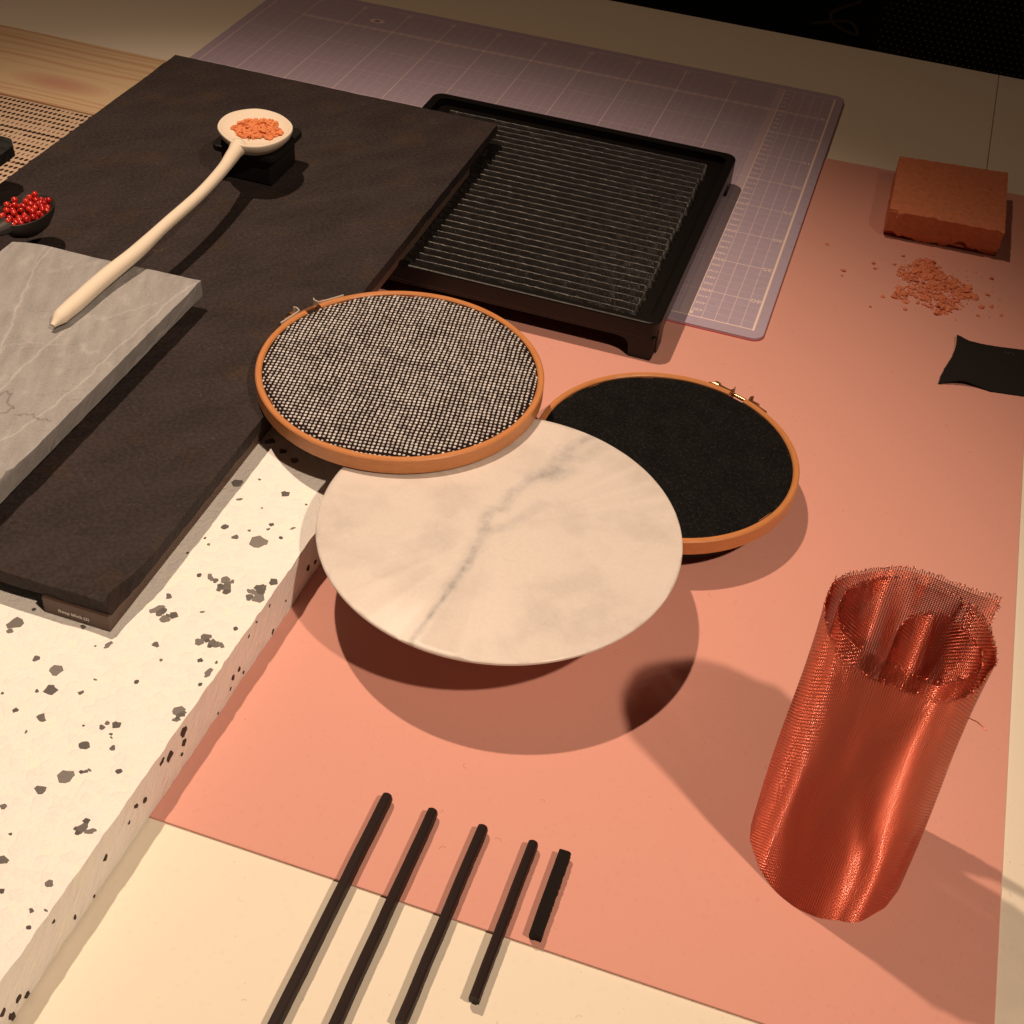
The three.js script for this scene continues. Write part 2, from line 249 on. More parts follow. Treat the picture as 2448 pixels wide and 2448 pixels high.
// ---------------------------------------------------------------- riser bar, slate, stone
const font = await new FontLoader().loadAsync('fonts/droid/droid_sans_bold.typeface.json');
{
  const t = thing('riser_bar', 'brown bar lettered Deep Mink (2) holding up the slate on the foam', 'sample bar');
  mesh('bar', rbox(0.0392, 0.0113, 0.55, 0.0006, -0.2783, 0.0366, 0.9034 - 0.275), M({ color: lin(0.105, 0.066, 0.05), roughness: 0.5 }), t);
  const g = new TextGeometry('Deep Mink (2)', { font, size: 0.00205, depth: 0.00015, curveSegments: 4, bevelEnabled: false }); g.computeBoundingBox();
  const w = g.boundingBox.max.x - g.boundingBox.min.x; g.scale(0.0180 / w, 1.0, 1);
  mesh('lettering', g.translate(-0.2889, 0.0345, 0.9034 + 0.0001), M({ color: lin(0.62, 0.6, 0.56), roughness: 0.6 }), t);
}
{
  const X0 = -0.5575, X1 = -0.2555, Z0 = 0.295, Z1 = 0.902;
  const map = colourMap(1024, 1024, (u, v) => {
    const a = u * 7 + v * 9, b = u * 9 - v * 7, s = 0.5 + 0.55 * fbm(a * 1.1, b * 0.5, 5), f = fbm(u * 90, v * 170, 3), rust = smooth(0.1, 0.6, fbm(u * 5 + 9, v * 9, 4)), scr = Math.abs(n2(a * 2.2, b * 14));
    const k = 0.0215 + 0.014 * s + 0.013 * f + (scr < 0.015 && n2(u * 9, v * 16) > 0.45 ? 0.05 : 0); return [k * (1.22 + 0.30 * rust), k * (0.95 + 0.1 * rust), k * (0.96 - 0.10 * rust)];
  });
  const bump = greyMap(1024, 1024, (u, v) => { const a = u * 7 + v * 9, b = u * 9 - v * 7; return 0.5 + 0.5 * fbm(a * 2.2, b * 1.2, 5) + 0.16 * fbm(u * 120, v * 220, 2); });
  const g = roughBox(X0, X1, 0.0423, 0.0512, Z0, Z1, 44, 4, 150, (p, u, v, w) => {
    const out = 0.0004 * n3(p.x * 40, p.y * 200, p.z * 40) + 0.00022 * n3(p.x * 200, p.y * 300, p.z * 200);
    if (u > 0.99 || u < 0.01) p.x += out; if (w > 0.99 || w < 0.01) p.z += out;
    if (v > 0.99) { p.y += 0.00028 * fbm(p.x * 30, p.z * 22, 3); }
    const c = smooth(0.862, 0.899, p.z + 0.003 * n2(p.z * 120, 4)) * (0.25 + 0.75 * v); if (u > 0.955) p.x -= 0.0058 * c * (u > 0.99 ? 1 : 0.6);
    if (u > 0.99 && v < 0.01) p.x -= 0.0008 * Math.abs(n2(p.z * 60, 8));
  }, 0.6);
  tag(mesh('slate_plank', uvTop(g, X0, Z0, 0.40, 0.62), M({ map, bumpMap: bump, bumpScale: 0.0008, roughness: 0.72, specularIntensity: 0.3 })), 'long dark slate plank with a chipped front corner, raised on bars', 'slate slab');
}
{
  const X0 = -0.4785, X1 = -0.3437, Z0 = 0.6415, Z1 = 0.93, PW = 1024, PH = 2048;
  const px = (x) => (x / 1000 - X0) / (X1 - X0) * PW, pz = (z) => (z / 1000 - Z0) / (Z1 - Z0) * PH;
  const veins = canvasMap(PW, PH, (c) => {
    c.fillStyle = 'rgb(0,0,0)'; c.fillRect(0, 0, PW, PH); c.lineJoin = c.lineCap = 'round';
    const vein = (pts, w, a, col) => { for (let k = 0; k < 5; k++) { c.strokeStyle = `rgba(${col},${a / (k + 1)})`; c.lineWidth = 0.55 * w * (k ? k * 1.2 : 0.7); c.beginPath(); pts.forEach(([x, z], i) => { const q = i ? pts[i - 1] : [x, z]; for (let s = 1; s <= 10; s++) { const t = s / 10, X = px(q[0] + (x - q[0]) * t) + 9 * n2(z * 0.06 + t, w), Y = pz(q[1] + (z - q[1]) * t) + 9 * n2(x * 0.06 + t * 2, w + 3); i || s > 1 ? c.lineTo(X, Y) : c.moveTo(X, Y); } }); c.stroke(); } };
    vein([[-450.6, 644.6], [-447.9, 663.9], [-443.5, 680.6], [-437, 698], [-430.8, 714.9], [-423.8, 730.8], [-410.2, 765], [-396, 800]], 7, 0.5, '255,0,0');
    vein([[-455, 648], [-450, 665], [-446, 682]], 3, 0.3, '255,0,0');
    vein([[-389.5, 723.7], [-391.5, 746.8], [-391.5, 770.2], [-390.5, 794], [-389, 830]], 8, 0.55, '255,0,0');
    vein([[-344.7, 646.6], [-348.8, 668.8], [-349.7, 688.8], [-350.6, 716.5], [-352.4, 745.2], [-351.4, 765.7], [-354, 783.4], [-355.7, 803.7], [-358.2, 816.8], [-363.1, 834.1], [-366, 860]], 6, 0.6, '255,0,0');
    vein([[-356.1, 677.6], [-361.4, 683.3], [-369, 697.6], [-379.4, 708.7]], 5, 0.4, '255,0,0'); vein([[-411.4, 761.6], [-413.7, 754.8], [-402.8, 745.9], [-385, 741]], 4, 0.35, '255,0,0');
    vein([[-384.3, 642], [-385.2, 648]], 8, 0.6, '255,0,0'); vein([[-372, 735], [-366, 742], [-360, 738]], 16, 0.25, '255,0,0');
    vein([[-387.6, 798.1], [-386.5, 793.1], [-381.5, 793.7], [-380.4, 800.4], [-374.1, 804.7], [-377, 812]], 5, 0.7, '0,255,0'); vein([[-367, 808.6], [-361.3, 805.3], [-356.1, 808.2], [-349.5, 806.2]], 5, 0.6, '0,255,0');
    for (let i = 0; i < 26; i++) { const x = rr(-478, -345), z = rr(640, 860), l = rr(12, 40); vein([[x, z], [x - l * 0.2, z + l * 0.5], [x - l * 0.1, z + l]], rr(2, 4), rr(0.06, 0.2), '255,0,0'); }
    for (let i = 0; i < 16; i++) { const x = rr(-440, -345), z = rr(690, 860), l = rr(8, 40); vein([[x, z], [x + l * 0.7, z - l * 0.5]], rr(3, 6), rr(0.08, 0.2), '0,255,0'); }
  }, false);
  const vd = veins.image.getContext('2d').getImageData(0, 0, PW, PH).data;
  const map = colourMap(512, 1024, (u, v) => {
    const k = (Math.min(PH - 1, Math.floor(v * PH)) * PW + Math.min(PW - 1, Math.floor(u * PW))) * 4, light = vd[k] / 255, darkv = vd[k + 1] / 255;
    const a = u * 3.2 + v * 5, b = u * 4 - v * 3.4; let t = 0.325 + 0.06 * fbm(a * 0.8, b * 2.6, 5) + 0.045 * fbm(u * 60, v * 120, 3) + 0.05 * smooth(0.25, 0.6, fbm(u * 5, v * 9, 3));
    t = t + 0.15 * light - 0.16 * darkv; return [t * 1.0, t * 1.0, t * 1.02];
  });
  const bump = greyMap(512, 1024, (u, v) => 0.5 + 0.45 * fbm(u * 14, v * 28, 5) + 0.15 * fbm(u * 90, v * 190, 2));
  const g = roughBox(X0, X1, 0.0605, 0.0725, Z0, Z1, 30, 4, 64, (p, u, v, w) => {
    const out = 0.00022 * n3(p.x * 90, p.y * 240, p.z * 90) + 0.00015 * n3(p.x * 400, p.y * 300, p.z * 400);
    if (u > 0.99 || u < 0.01) p.x += out; if (w > 0.99 || w < 0.01) p.z += out + 0.007 * (1 - u) * (w < 0.01 ? 1 : 0); if (v > 0.99) p.y += 0.0002 * fbm(p.x * 60, p.z * 60, 3);
    if (w < 0.12 && u < 0.2) { const q = (0.2 - u) / 0.2; p.z += 0.006 * q * q * (1 - w / 0.12); }
    if (v > 0.9 && (u > 0.99 || w < 0.01)) { p.y -= 0.0002 + 0.0004 * Math.abs(n2(p.z * 150, p.x * 150)); }
    if (u > 0.985 && v > 0.7) p.x -= 0.003 * smooth(0.835, 0.85, p.z) * (v > 0.99 ? 1 : 0.4) * (0.6 + 0.4 * n2(p.z * 200, 2));
  }, 0.6);
  const uv = uvTop(g, X0 + 0.05, Z0 + 0.0725, X1 - X0, Z1 - Z0);
  const t = thing('grey_stone_slab', 'smaller grey stone slab with white veins lying above the dark slate', 'stone slab');
  mesh('stone', uv, M({ map, bumpMap: bump, bumpScale: 0.00028, roughness: 0.5 }), t);
  mesh('foot', rbox(0.09, 0.0091, 0.2, 0.0008, -0.425, 0.0559, 0.80), M({ color: lin(0.01, 0.01, 0.01), roughness: 0.5 }), t);
}

// ---------------------------------------------------------------- cast iron griddle
{
  const t = thing('cast_iron_griddle', 'black cast iron griddle with raised ridges standing on the cutting mat', 'griddle');
  const X0 = -0.338, X1 = -0.060, Z0 = 0.222, Z1 = 0.5085, TOP = 0.0335;
  const castBump = greyMap(512, 512, (u, v, x, y) => 0.5 + 0.35 * fbm(u * 40, v * 40, 4) + 0.4 * (grain[(y % 256) * 256 + (x % 256)] - 0.5));
  const iron = M({ color: lin(0.006, 0.005, 0.0048), roughness: 0.38, specularIntensity: 0.6, bumpMap: castBump, bumpScale: 0.00015 });
  const ridgeIron = M({ color: lin(0.007, 0.0055, 0.005), roughness: 0.33, specularIntensity: 1, bumpMap: castBump, bumpScale: 0.0002 });
  const iu = (g) => uvTop(g, 0, 0, 0.06, 0.06);
  mesh('pan', iu(sheet(roundRect(X0 + 0.004, X1 - 0.004, Z0 + 0.004, Z1 - 0.004, 0.008), 0.0215, 0.0268, 0.0008)), iron, t);
  // raised rim on three sides, low lip in front
  const rim = sheet(roundRect(X0, X1, Z0, Z1, 0.010), 0.0195, TOP, 0.0014, [roundRect(X0 + 0.007, X1 - 0.006, Z0 + 0.008, Z1 - 0.0045, 0.009)]);
  mesh('rim', iu(rim), iron, t);
  // skirts with legs: arched panels on the four sides
  const skirt = (len) => { const s = new THREE.Shape(), L = 0.019, r = 0.011; s.moveTo(0, 0.021); s.lineTo(0, 0.006); s.quadraticCurveTo(0.0005, 0, 0.004, 0); s.lineTo(L - 0.001, 0); s.lineTo(L, 0.010); s.quadraticCurveTo(L + 0.0005, 0.0165, L + r, 0.0165); s.lineTo(len - L - r, 0.0165); s.quadraticCurveTo(len - L - 0.0005, 0.0165, len - L, 0.010); s.lineTo(len - L + 0.001, 0); s.lineTo(len - 0.004, 0); s.quadraticCurveTo(len - 0.0005, 0, len, 0.006); s.lineTo(len, 0.021); return new THREE.ExtrudeGeometry(s, { depth: 0.004, bevelEnabled: true, bevelSize: 0.0008, bevelThickness: 0.0008, bevelOffset: -0.0008, bevelSegments: 2, curveSegments: 8 }); };
  const w = X1 - X0, d = Z1 - Z0;
  mesh('skirt', iu(skirt(w - 0.004).translate(X0 + 0.002, 0.0004, Z1 - 0.0058)), iron, t);
  mesh('skirt', iu(skirt(w - 0.004).translate(X0 + 0.002, 0.0046, Z0 + 0.0018)), iron, t);
  for (const x of [X1 - 0.0058, X0 + 0.0012]) mesh('skirt', iu(skirt(d - 0.010).rotateY(-Math.PI / 2).translate(x + 0.0045, 0.0047, Z0 + 0.005)), iron, t);
  const N = 28, z0 = 0.2480, pitch = 0.00910;
  for (let k = 0; k < N; k++) {
    const z = z0 + k * pitch, a = X0 + 0.020 + rr(-0.0004, 0.0004), b = X1 - 0.0185 + rr(-0.0008, 0.0008), nx = 110;
    const g = new THREE.BufferGeometry(), pos = [], idx = [], prof = [[-0.0043, 0.0262], [-0.0026, 0.0282], [-0.0007, 0.0313], [0, 0.0317], [0.0008, 0.0312], [0.0030, 0.0282], [0.0045, 0.0262]];
    for (let i = 0; i <= nx; i++) { const s = i / nx, x = a + (b - a) * s, end = Math.min(1, Math.min(s, 1 - s) * 420); prof.forEach(([pz, py], q) => { const j = 0.00028 * n3(x * 110, q * 2, k * 5) + 0.00010 * n3(x * 700, q * 3, k); pos.push(x, 0.0262 + (py - 0.0262) * end + (q > 1 && q < 5 ? j : 0), z + pz * (0.35 + 0.65 * end) + j); }); }
    const P = prof.length; for (let i = 0; i < nx; i++) for (let q = 0; q < P - 1; q++) { const A = i * P + q, B = A + P; idx.push(A, A + 1, B, B, A + 1, B + 1); }
    for (const i of [0, nx]) for (let q = 1; q < P - 1; q++) i ? idx.push(i * P, i * P + q, i * P + q + 1) : idx.push(0, q + 1, q);
    g.setAttribute('position', new THREE.Float32BufferAttribute(pos, 3)); g.setIndex(idx); g.computeVertexNormals();
    mesh('ridge', iu(g), ridgeIron, t);
  }
}

// ---------------------------------------------------------------- marble disc
{
  const C = [-0.091, 0.7705], RAD = 0.1020, S = 0.22;
  const PX = 1024, q = (x) => (x / 1000 + S / 2) / S * PX;
  const veins = canvasMap(PX, PX, (c) => {
    c.fillStyle = 'rgb(0,0,0)'; c.fillRect(0, 0, PX, PX); c.lineCap = c.lineJoin = 'round';
    const vein = (pts, w, a) => { for (let k = 0; k < 26; k++) { c.strokeStyle = `rgba(255,255,255,${a * 0.07})`; c.lineWidth = w * rr(0.15, 1) * PX / 220; c.beginPath(); const o = k * 3.7; pts.forEach(([x, z], i) => { const X = q(x + 2.2 * n2(o, i * 0.7) * (w * 0.3)), Y = q(z + 1.5 * n2(o + 9, i * 0.7)); i ? c.lineTo(X, Y) : c.moveTo(X, Y); }); c.stroke(); } };
    vein([[-15.5, 106], [-14.7, 101.5], [-13, 91.1], [-10.9, 74.1], [-8.7, 56.5], [-7.1, 36.3], [-6.7, 20.4]], 3.6, 0.8);
    vein([[-15.5, 106], [-14.2, 98], [-13.2, 91.1], [-10.7, 74.1], [-9, 56.5], [-7.1, 36.3]], 1.1, 0.8);
    vein([[-8.7, 56.5], [-7.1, 36.3], [-6.7, 20.4], [-6.9, 6.6], [-10, -2], [-8.6, -11.8], [-3.7, -14], [-1.8, -29.5], [5.2, -47.7], [12.1, -56.9], [14.6, -70.2], [18.3, -85.3], [25.5, -97]], 8, 0.5);
    vein([[-6.9, 6.6], [-1, 3], [4, -2.7], [16.5, -27.3]], 8, 0.3); vein([[5.2, -47.7], [14, -52], [20, -62]], 14, 0.35); vein([[41.9, -90], [38.4, -67.1], [37.8, -46.3]], 0.5, -0.25);
    vein([[14.6, -70.2], [24, -74], [34, -92]], 10, 0.25);
  });
  const vd = veins.image.getContext('2d').getImageData(0, 0, PX, PX).data;
  const map = colourMap(PX, PX, (u, v, x, y) => {
    const k = (y * PX + x) * 4, ve = vd[k] / 255 * (0.75 + 0.5 * fbm(u * 26, v * 26, 3)), wisp = smooth(0.10, 0, Math.abs(fbm(u * 4 + 0.25 * fbm(v * 9, u * 9, 2) + v * 2.2, v * 2.4 - u * 1.8, 4))) * smooth(-0.1, 0.5, n2(u * 3 + 5, v * 3)), cl = smooth(0.05, 0.75, fbm(u * 3.2 + v * 1.5 + 4, v * 3 - u * 1.2, 4) + 0.2), sp = fbm(u * 60, v * 60, 2), spk = grain[(y * 7 % 256) * 256 + (x * 5 % 256)] > 0.9997 ? 0.25 : 0;
    const b = 0.69 - 0.075 * cl + 0.028 * sp - 0.36 * ve - 0.022 * wisp - spk; return [b * 1.0, b * (0.935 + 0.05 * ve), b * (0.885 + 0.10 * ve)];
  });
  const prof = [[0, 0.0435], [0.060, 0.0435], [0.088, 0.0452], [0.0985, 0.0487], [0.1012, 0.0505], [RAD, 0.0517], [RAD - 0.0002, 0.0526], [0.1011, 0.0530], [0.098, 0.0531], [0, 0.0531]];
  const t = thing('marble_disc', 'round white marble disc with a grey vein, raised over the pink card', 'marble disc', [C[0], 0, C[1]]);
  const g = toCreasedNormals(new THREE.LatheGeometry(prof.map(([x, y]) => new THREE.Vector2(x, y)), 160), 0.9);
  mesh('disc', uvTop(g, -S / 2 + 0.0531 * 0.7, -S / 2 + 0.0531, S, S), M({ map, roughness: 0.4, specularIntensity: 0.8 }), t);
  mesh('foot', new THREE.LatheGeometry([[0, 0.0019], [0.036, 0.0019], [0.037, 0.004], [0.030, 0.020], [0.030, 0.0434], [0, 0.0434]].map(([x, y]) => new THREE.Vector2(x, y)), 64), M({ color: lin(0.6, 0.55, 0.5), roughness: 0.4 }), t);
}

// ---------------------------------------------------------------- embroidery hoops
const woodBump = greyMap(256, 256, (u, v) => 0.5 + 0.5 * fbm(u * 4, v * 60, 3));
function hoopWood(base) { return M({ map: colourMap(512, 256, (u, v) => { const k = 1 + 0.16 * fbm(u * 5, v * 30, 4) + 0.10 * fbm(u * 40, v * 160, 2); return base.map((x) => x * k); }), roughness: 0.4, clearcoat: 0.25, clearcoatRoughness: 0.35, bumpMap: woodBump, bumpScale: 0.00012 }); }
// a strip bent round the hoop between two angles, with rounded section
function ringStrip(r0, r1, y0, y1, a0, a1, n, bev = 0.0008) {
  const sec = [[r0, y0 + bev], [r0 + bev, y0], [r1 - bev, y0], [r1, y0 + bev], [r1, y1 - bev], [r1 - bev, y1], [r0 + bev, y1], [r0, y1 - bev]], P = sec.length, pos = [], uv = [], idx = [];
  for (let i = 0; i <= n; i++) { const a = a0 + (a1 - a0) * i / n; sec.forEach(([r, y], q) => { pos.push(r * Math.cos(a), y, r * Math.sin(a)); uv.push(a * 0.9, (q / P) * 0.6 + y * 20); }); }
  for (let i = 0; i < n; i++) for (let q = 0; q < P; q++) { const A = i * P + q, B = i * P + (q + 1) % P; idx.push(A, B, A + P, B, B + P, A + P); }
  for (let q = 1; q < P - 1; q++) { idx.push(0, q + 1, q); idx.push(n * P, n * P + q, n * P + q + 1); }
  const g = new THREE.BufferGeometry(); g.setAttribute('position', new THREE.Float32BufferAttribute(pos, 3)); g.setAttribute('uv', new THREE.Float32BufferAttribute(uv, 2)); g.setIndex(idx);
  return toCreasedNormals(g, 0.6);
}
function cyl(r, len, axis, at, seg = 20) { const g = new THREE.CylinderGeometry(r, r, len, seg); if (axis === 'x') g.rotateZ(Math.PI / 2); if (axis === 'z') g.rotateX(Math.PI / 2); return g.translate(...at); }
function hoop(name, label, at, R, y0, y1, gapDeg, wood, fabric, fabSize, hem, clasp) {
  const t = thing(name, label, 'embroidery hoop', [at[0], 0, at[1]]);
  const ga = gapDeg * Math.PI / 180, half = 0.006 / R;
  mesh('outer_ring', ringStrip(R - 0.0041, R, y0, y1, ga + half, ga + 2 * Math.PI - half, 180), wood, t);
  mesh('inner_ring', ringStrip(R - 0.0088, R - 0.0043, y0 + 0.0005, y1 - 0.0015, 0, 2 * Math.PI, 120), wood, t);
  // stretched cloth, a little slack
  const fr = R - 0.0039, g = new THREE.RingGeometry(0.0001, fr, 96, 24).rotateX(-Math.PI / 2), p = g.attributes.position;
  for (let i = 0; i < p.count; i++) { const x = p.getX(i), z = p.getZ(i), r = Math.hypot(x, z) / fr; p.setY(i, y1 - 0.0006 - 0.0012 * smooth(0.955, 1, r) + 0.00025 * n2(x * 30, z * 30)); }
  g.computeVertexNormals(); mesh('cloth', uvTop(g, -fabSize / 2 + y1 * 0.7, -fabSize / 2 + y1, fabSize, fabSize), fabric, t);
  // cut edge of the cloth showing below the rings
  { const n = 260, pos = [], idx = [], uv = []; for (let i = 0; i <= n; i++) { const a = i / n * 2 * Math.PI, d = hem(a) + 0.0012 * n2(Math.cos(a) * 22, Math.sin(a) * 22) + 0.0006 * rnd(), rr0 = R - 0.0047; [[rr0, y0 + 0.002], [rr0 - 0.001, y0 - d * 0.5], [rr0 - 0.0005 - d * 0.25, y0 - d]].forEach(([r, y], q) => { pos.push(r * Math.cos(a), y, r * Math.sin(a)); uv.push(a * 3, q / 3); }); }
    for (let i = 0; i < n; i++) for (let q = 0; q < 2; q++) { const A = i * 3 + q; idx.push(A, A + 1, A + 3, A + 1, A + 4, A + 3); }
    const h = new THREE.BufferGeometry(); h.setAttribute('position', new THREE.Float32BufferAttribute(pos, 3)); h.setAttribute('uv', new THREE.Float32BufferAttribute(uv, 2)); h.setIndex(idx); h.computeVertexNormals();
    mesh('cloth_edge', h, clasp.edge, t); }
  // clasp: x runs along the ring, z outwards
  const c = new THREE.Group(); c.name = 'clasp'; c.position.set(R * Math.cos(ga), (y0 + y1) / 2, R * Math.sin(ga)); c.rotation.y = Math.PI / 2 - ga; c.scale.setScalar(clasp.size); t.add(c);
  const H = (y1 - y0) * 0.72;
  for (const s of [-1, 1]) {
    const sh = new THREE.Shape(), th = 0.0007, xs = [[0.006, 0.0045 + 0.001], [0.0052, 0.004], [0.0058, 0.0012], [0.0075, 0.0004], [0.012, -0.0006], [0.020, -0.0021]];
    xs.forEach(([x, z], i) => i ? sh.lineTo(s * x, z) : sh.moveTo(s * x, z)); [...xs].reverse().forEach(([x, z]) => sh.lineTo(s * (x + (z > 0.001 ? th : 0)), z + (z > 0.001 ? 0.0001 : th)));
    const g2 = new THREE.ExtrudeGeometry(sh, { depth: H, bevelEnabled: false }).rotateX(Math.PI / 2).translate(0, H / 2, 0.0001);
    mesh('bracket', g2, clasp.plate, c);
  }
  mesh('screw', cyl(0.0011, 0.024, 'x', [0.002, 0, 0.0034]), clasp.screw, c);
  mesh('nut', cyl(0.0021, 0.0055, 'x', [-0.0088, 0, 0.0034], 8), clasp.screw, c);
  mesh('barrel', cyl(0.0017, clasp.barrel, 'x', [0.0065 + clasp.barrel / 2, 0, 0.0034]), clasp.screw, c);
  mesh('screw_head', mergeGeometries([cyl(0.0026, 0.0028, 'x', [0.0070 + clasp.barrel, 0, 0.0034], 14), cyl(0.0014, 0.0016, 'x', [0.0090 + clasp.barrel, 0, 0.0034], 12)]), clasp.screw, c);
  return t;
}
const tweed = (() => {
  const PX = 1024; return M({ map: canvasMap(PX, PX, (c) => { c.fillStyle = 'rgb(34,22,20)'; c.fillRect(0, 0, PX, PX); for (let i = 0; i < 26000; i++) { c.fillStyle = `rgba(${rnd() < 0.25 ? '120,95,70' : '14,8,8'},${rr(0.1, 0.5)})`; c.fillRect(rr(0, PX), rr(0, PX), rr(2, 9), rr(1, 3)); } }), bumpMap: paperBump, bumpScale: 0.0006, roughness: 0.95, specularIntensity: 0.2 });
})();
// the pale threads of the tweed, each float a small pad over the dark ground
function paleThreads(hoopThing, R, y) {
  const spots = [], a = [2.65, -0.44], b = [0.39, 2.77], lim = (R - 0.0047) * 1000;
  for (let i = -45; i <= 45; i++) for (let j = -45; j <= 45; j++) { const x = i * a[0] + j * b[0] + 0.16 * n2(i * 0.5, j * 0.5) + 0.5 * n2(i * 0.05, j * 0.05), z = i * a[1] + j * b[1] + 0.2 * n2(j * 0.5, i * 0.5 + 9) + 0.5 * n2(j * 0.06, i * 0.06 + 40); if (x * x + z * z < lim * lim) spots.push([x / 1000, z / 1000, i, j]); }
  const g = new THREE.SphereGeometry(1, 10, 6), m = new THREE.InstancedMesh(g, M({ color: lin(1, 1, 1), roughness: 0.95, specularIntensity: 0.2 }), spots.length), o = new THREE.Object3D(), col = new THREE.Color();
  spots.forEach(([x, z, i, j], k) => {
    const w = clamp(0.80 + 0.09 * n2(i * 0.21, j * 0.09) + 0.10 * n2(j * 0.7, i * 0.04) + rr(-0.30, 0.22), 0.2, 1), r = Math.hypot(x, z) * 1000 / lim;
    o.position.set(x, y - 0.0006 - 0.0010 * smooth(0.955, 1, r) + 0.00025 * n2(x * 30, z * 30), z); o.rotation.set(0, 0.17 + rr(-0.25, 0.25), 0); o.scale.set(0.00092 * (0.8 + 0.28 * w), 0.0004 * (0.5 + 0.5 * w), 0.00106 * (0.78 + 0.28 * w)); o.updateMatrix(); m.setMatrixAt(k, o.matrix);
    const L = 0.20 + 0.44 * w, warm = rr(0.82, 1); m.setColorAt(k, col.setRGB(L, L * (0.94 + 0.06 * warm), L * (0.90 + 0.12 * warm)));
  });
  m.name = 'pale_threads'; m.userData.kind = 'stuff'; m.castShadow = m.receiveShadow = true; hoopThing.add(m);
}
seed = 4242;
const knit = M({ map: colourMap(1024, 1024, (u, v, x, y) => { const wave = Math.sin(u * 700 + 2 * Math.sin(v * 900)) * Math.sin(v * 560), h = fbm(u * 150, v * 80, 1) + 0.5 * fbm(u * 40, v * 40, 2), g = grain[(y % 256) * 256 + ((x * 3) % 256)], k = 0.0075 + 0.005 * wave + 0.034 * Math.max(0, h - 0.14) + (g > 0.985 ? 0.06 * rnd() : 0) + 0.003 * fbm(u * 7, v * 7, 2); return [k * 1.02, k, k * 1.06]; }), bumpMap: greyMap(1024, 1024, (u, v) => 0.5 + 0.3 * Math.sin(u * 700 + 2 * Math.sin(v * 900)) * Math.sin(v * 560) + 0.3 * fbm(u * 130, v * 200, 3)), bumpScale: 0.0006, roughness: 0.95, specularIntensity: 0.15 });
const blackCloth = M({ color: lin(0.012, 0.010, 0.010), roughness: 0.95, side: THREE.DoubleSide });
const tweedHoop = hoop('embroidery_hoop', 'wooden embroidery hoop with black and white tweed, clasp on its left', [-0.1915, 0.6695], 0.0893, 0.0538, 0.0645, -153.4, hoopWood([0.56, 0.235, 0.085]), tweed, 0.12,
  (a) => 0.0004 + 0.0016 * smooth(0.2, 0.8, n2(Math.cos(a) * 5, Math.sin(a) * 5)), { plate: M({ color: lin(0.80, 0.76, 0.70), metalness: 0.5, roughness: 0.35 }), screw: M({ color: lin(0.45, 0.22, 0.10), metalness: 0.7, roughness: 0.3 }), barrel: 0.002, size: 1.3, edge: blackCloth });
paleThreads(tweedHoop, 0.0893, 0.0645);
hoop('embroidery_hoop', 'wooden embroidery hoop with plain charcoal cloth, partly under the marble disc', [-0.0233, 0.6428], 0.0838, 0.0222, 0.0330, -67.8, hoopWood([0.54, 0.225, 0.08]), knit, 0.18,
  (a) => 0.0008 + 0.0085 * smooth(0.75, 1.0, Math.cos(a - 1.15)), { plate: M({ color: lin(0.26, 0.12, 0.06), metalness: 0.6, roughness: 0.35 }), screw: M({ color: lin(0.42, 0.22, 0.11), metalness: 0.8, roughness: 0.22 }), barrel: 0.010, size: 1.15, edge: blackCloth });
tag(mesh('support_block', rbox(0.06, 0.0200, 0.06, 0.001, -0.005, 0.0119, 0.650), M({ color: lin(0.01, 0.009, 0.009), roughness: 0.6 })), 'small black block under the charcoal cloth hoop', 'block');

// ---------------------------------------------------------------- charcoal sticks
{
  const tone = [M({ color: lin(0.013, 0.0052, 0.0044), roughness: 0.5, specularIntensity: 0.25, bumpMap: woodBump, bumpScale: 0.00004 }), M({ color: lin(0.009, 0.006, 0.0055), roughness: 0.75, specularIntensity: 0.3, bumpMap: woodBump, bumpScale: 0.0004 })];
  const names = ['longest dark square stick, leftmost of the five, running out of the picture', 'second dark square stick from the left, running out of the picture', 'middle one of the five dark sticks, its near end cut square', 'second dark stick from the right, half as long as its left neighbour', 'shortest and thickest of the five dark sticks, crumbly on one side'];
  [[-0.0925, 0.9290, 1.105, 0.0052], [-0.0685, 0.9292, 1.085, 0.0052], [-0.0425, 0.9293, 1.0365, 0.0052], [-0.0168, 0.9290, 1.0152, 0.0050], [-0.0008, 0.9296, 0.9768, 0.0064]].forEach(([x, z0, z1, w], i) => {
    const last = i === 4, h = last ? 0.0068 : 0.0069, y0 = 0.0018;
    const g = roughBox(x - w / 2, x + w / 2, y0, y0 + h, z0, z1, 4, 4, 48, (p, u, v, s) => {
      const bx = (u - 0.5), by = (v - 0.5); if (Math.abs(bx) > 0.45 && Math.abs(by) > 0.45) { p.x -= Math.sign(bx) * 0.0003; p.y -= Math.sign(by) * 0.0003; }
      if (s < 0.005 && !last) { p.x = x + (p.x - x) * 0.93; p.z += 0.0006 * Math.abs(bx) * 2 + (v > 0.6 ? 0.0006 : 0); }
      if (s > 0.995) p.z += 0.0008 * (v - 0.5) + 0.0004 * n2(u * 4, i);
      const k = last ? 0.0003 : 0.00012; if (u > 0.9) p.x += k * n3(p.z * 500, v * 3, i) - (last ? 0.0003 : 0); p.x += 0.00012 * n2(p.z * 30, i * 7);
    }, 0.5);
    tag(mesh('charcoal_stick', uvTop(g, 0, 0, 0.01, 0.08), tone[last ? 1 : 0]), names[i], 'stick', 'dark sticks in a row on the pink card');
  });
}

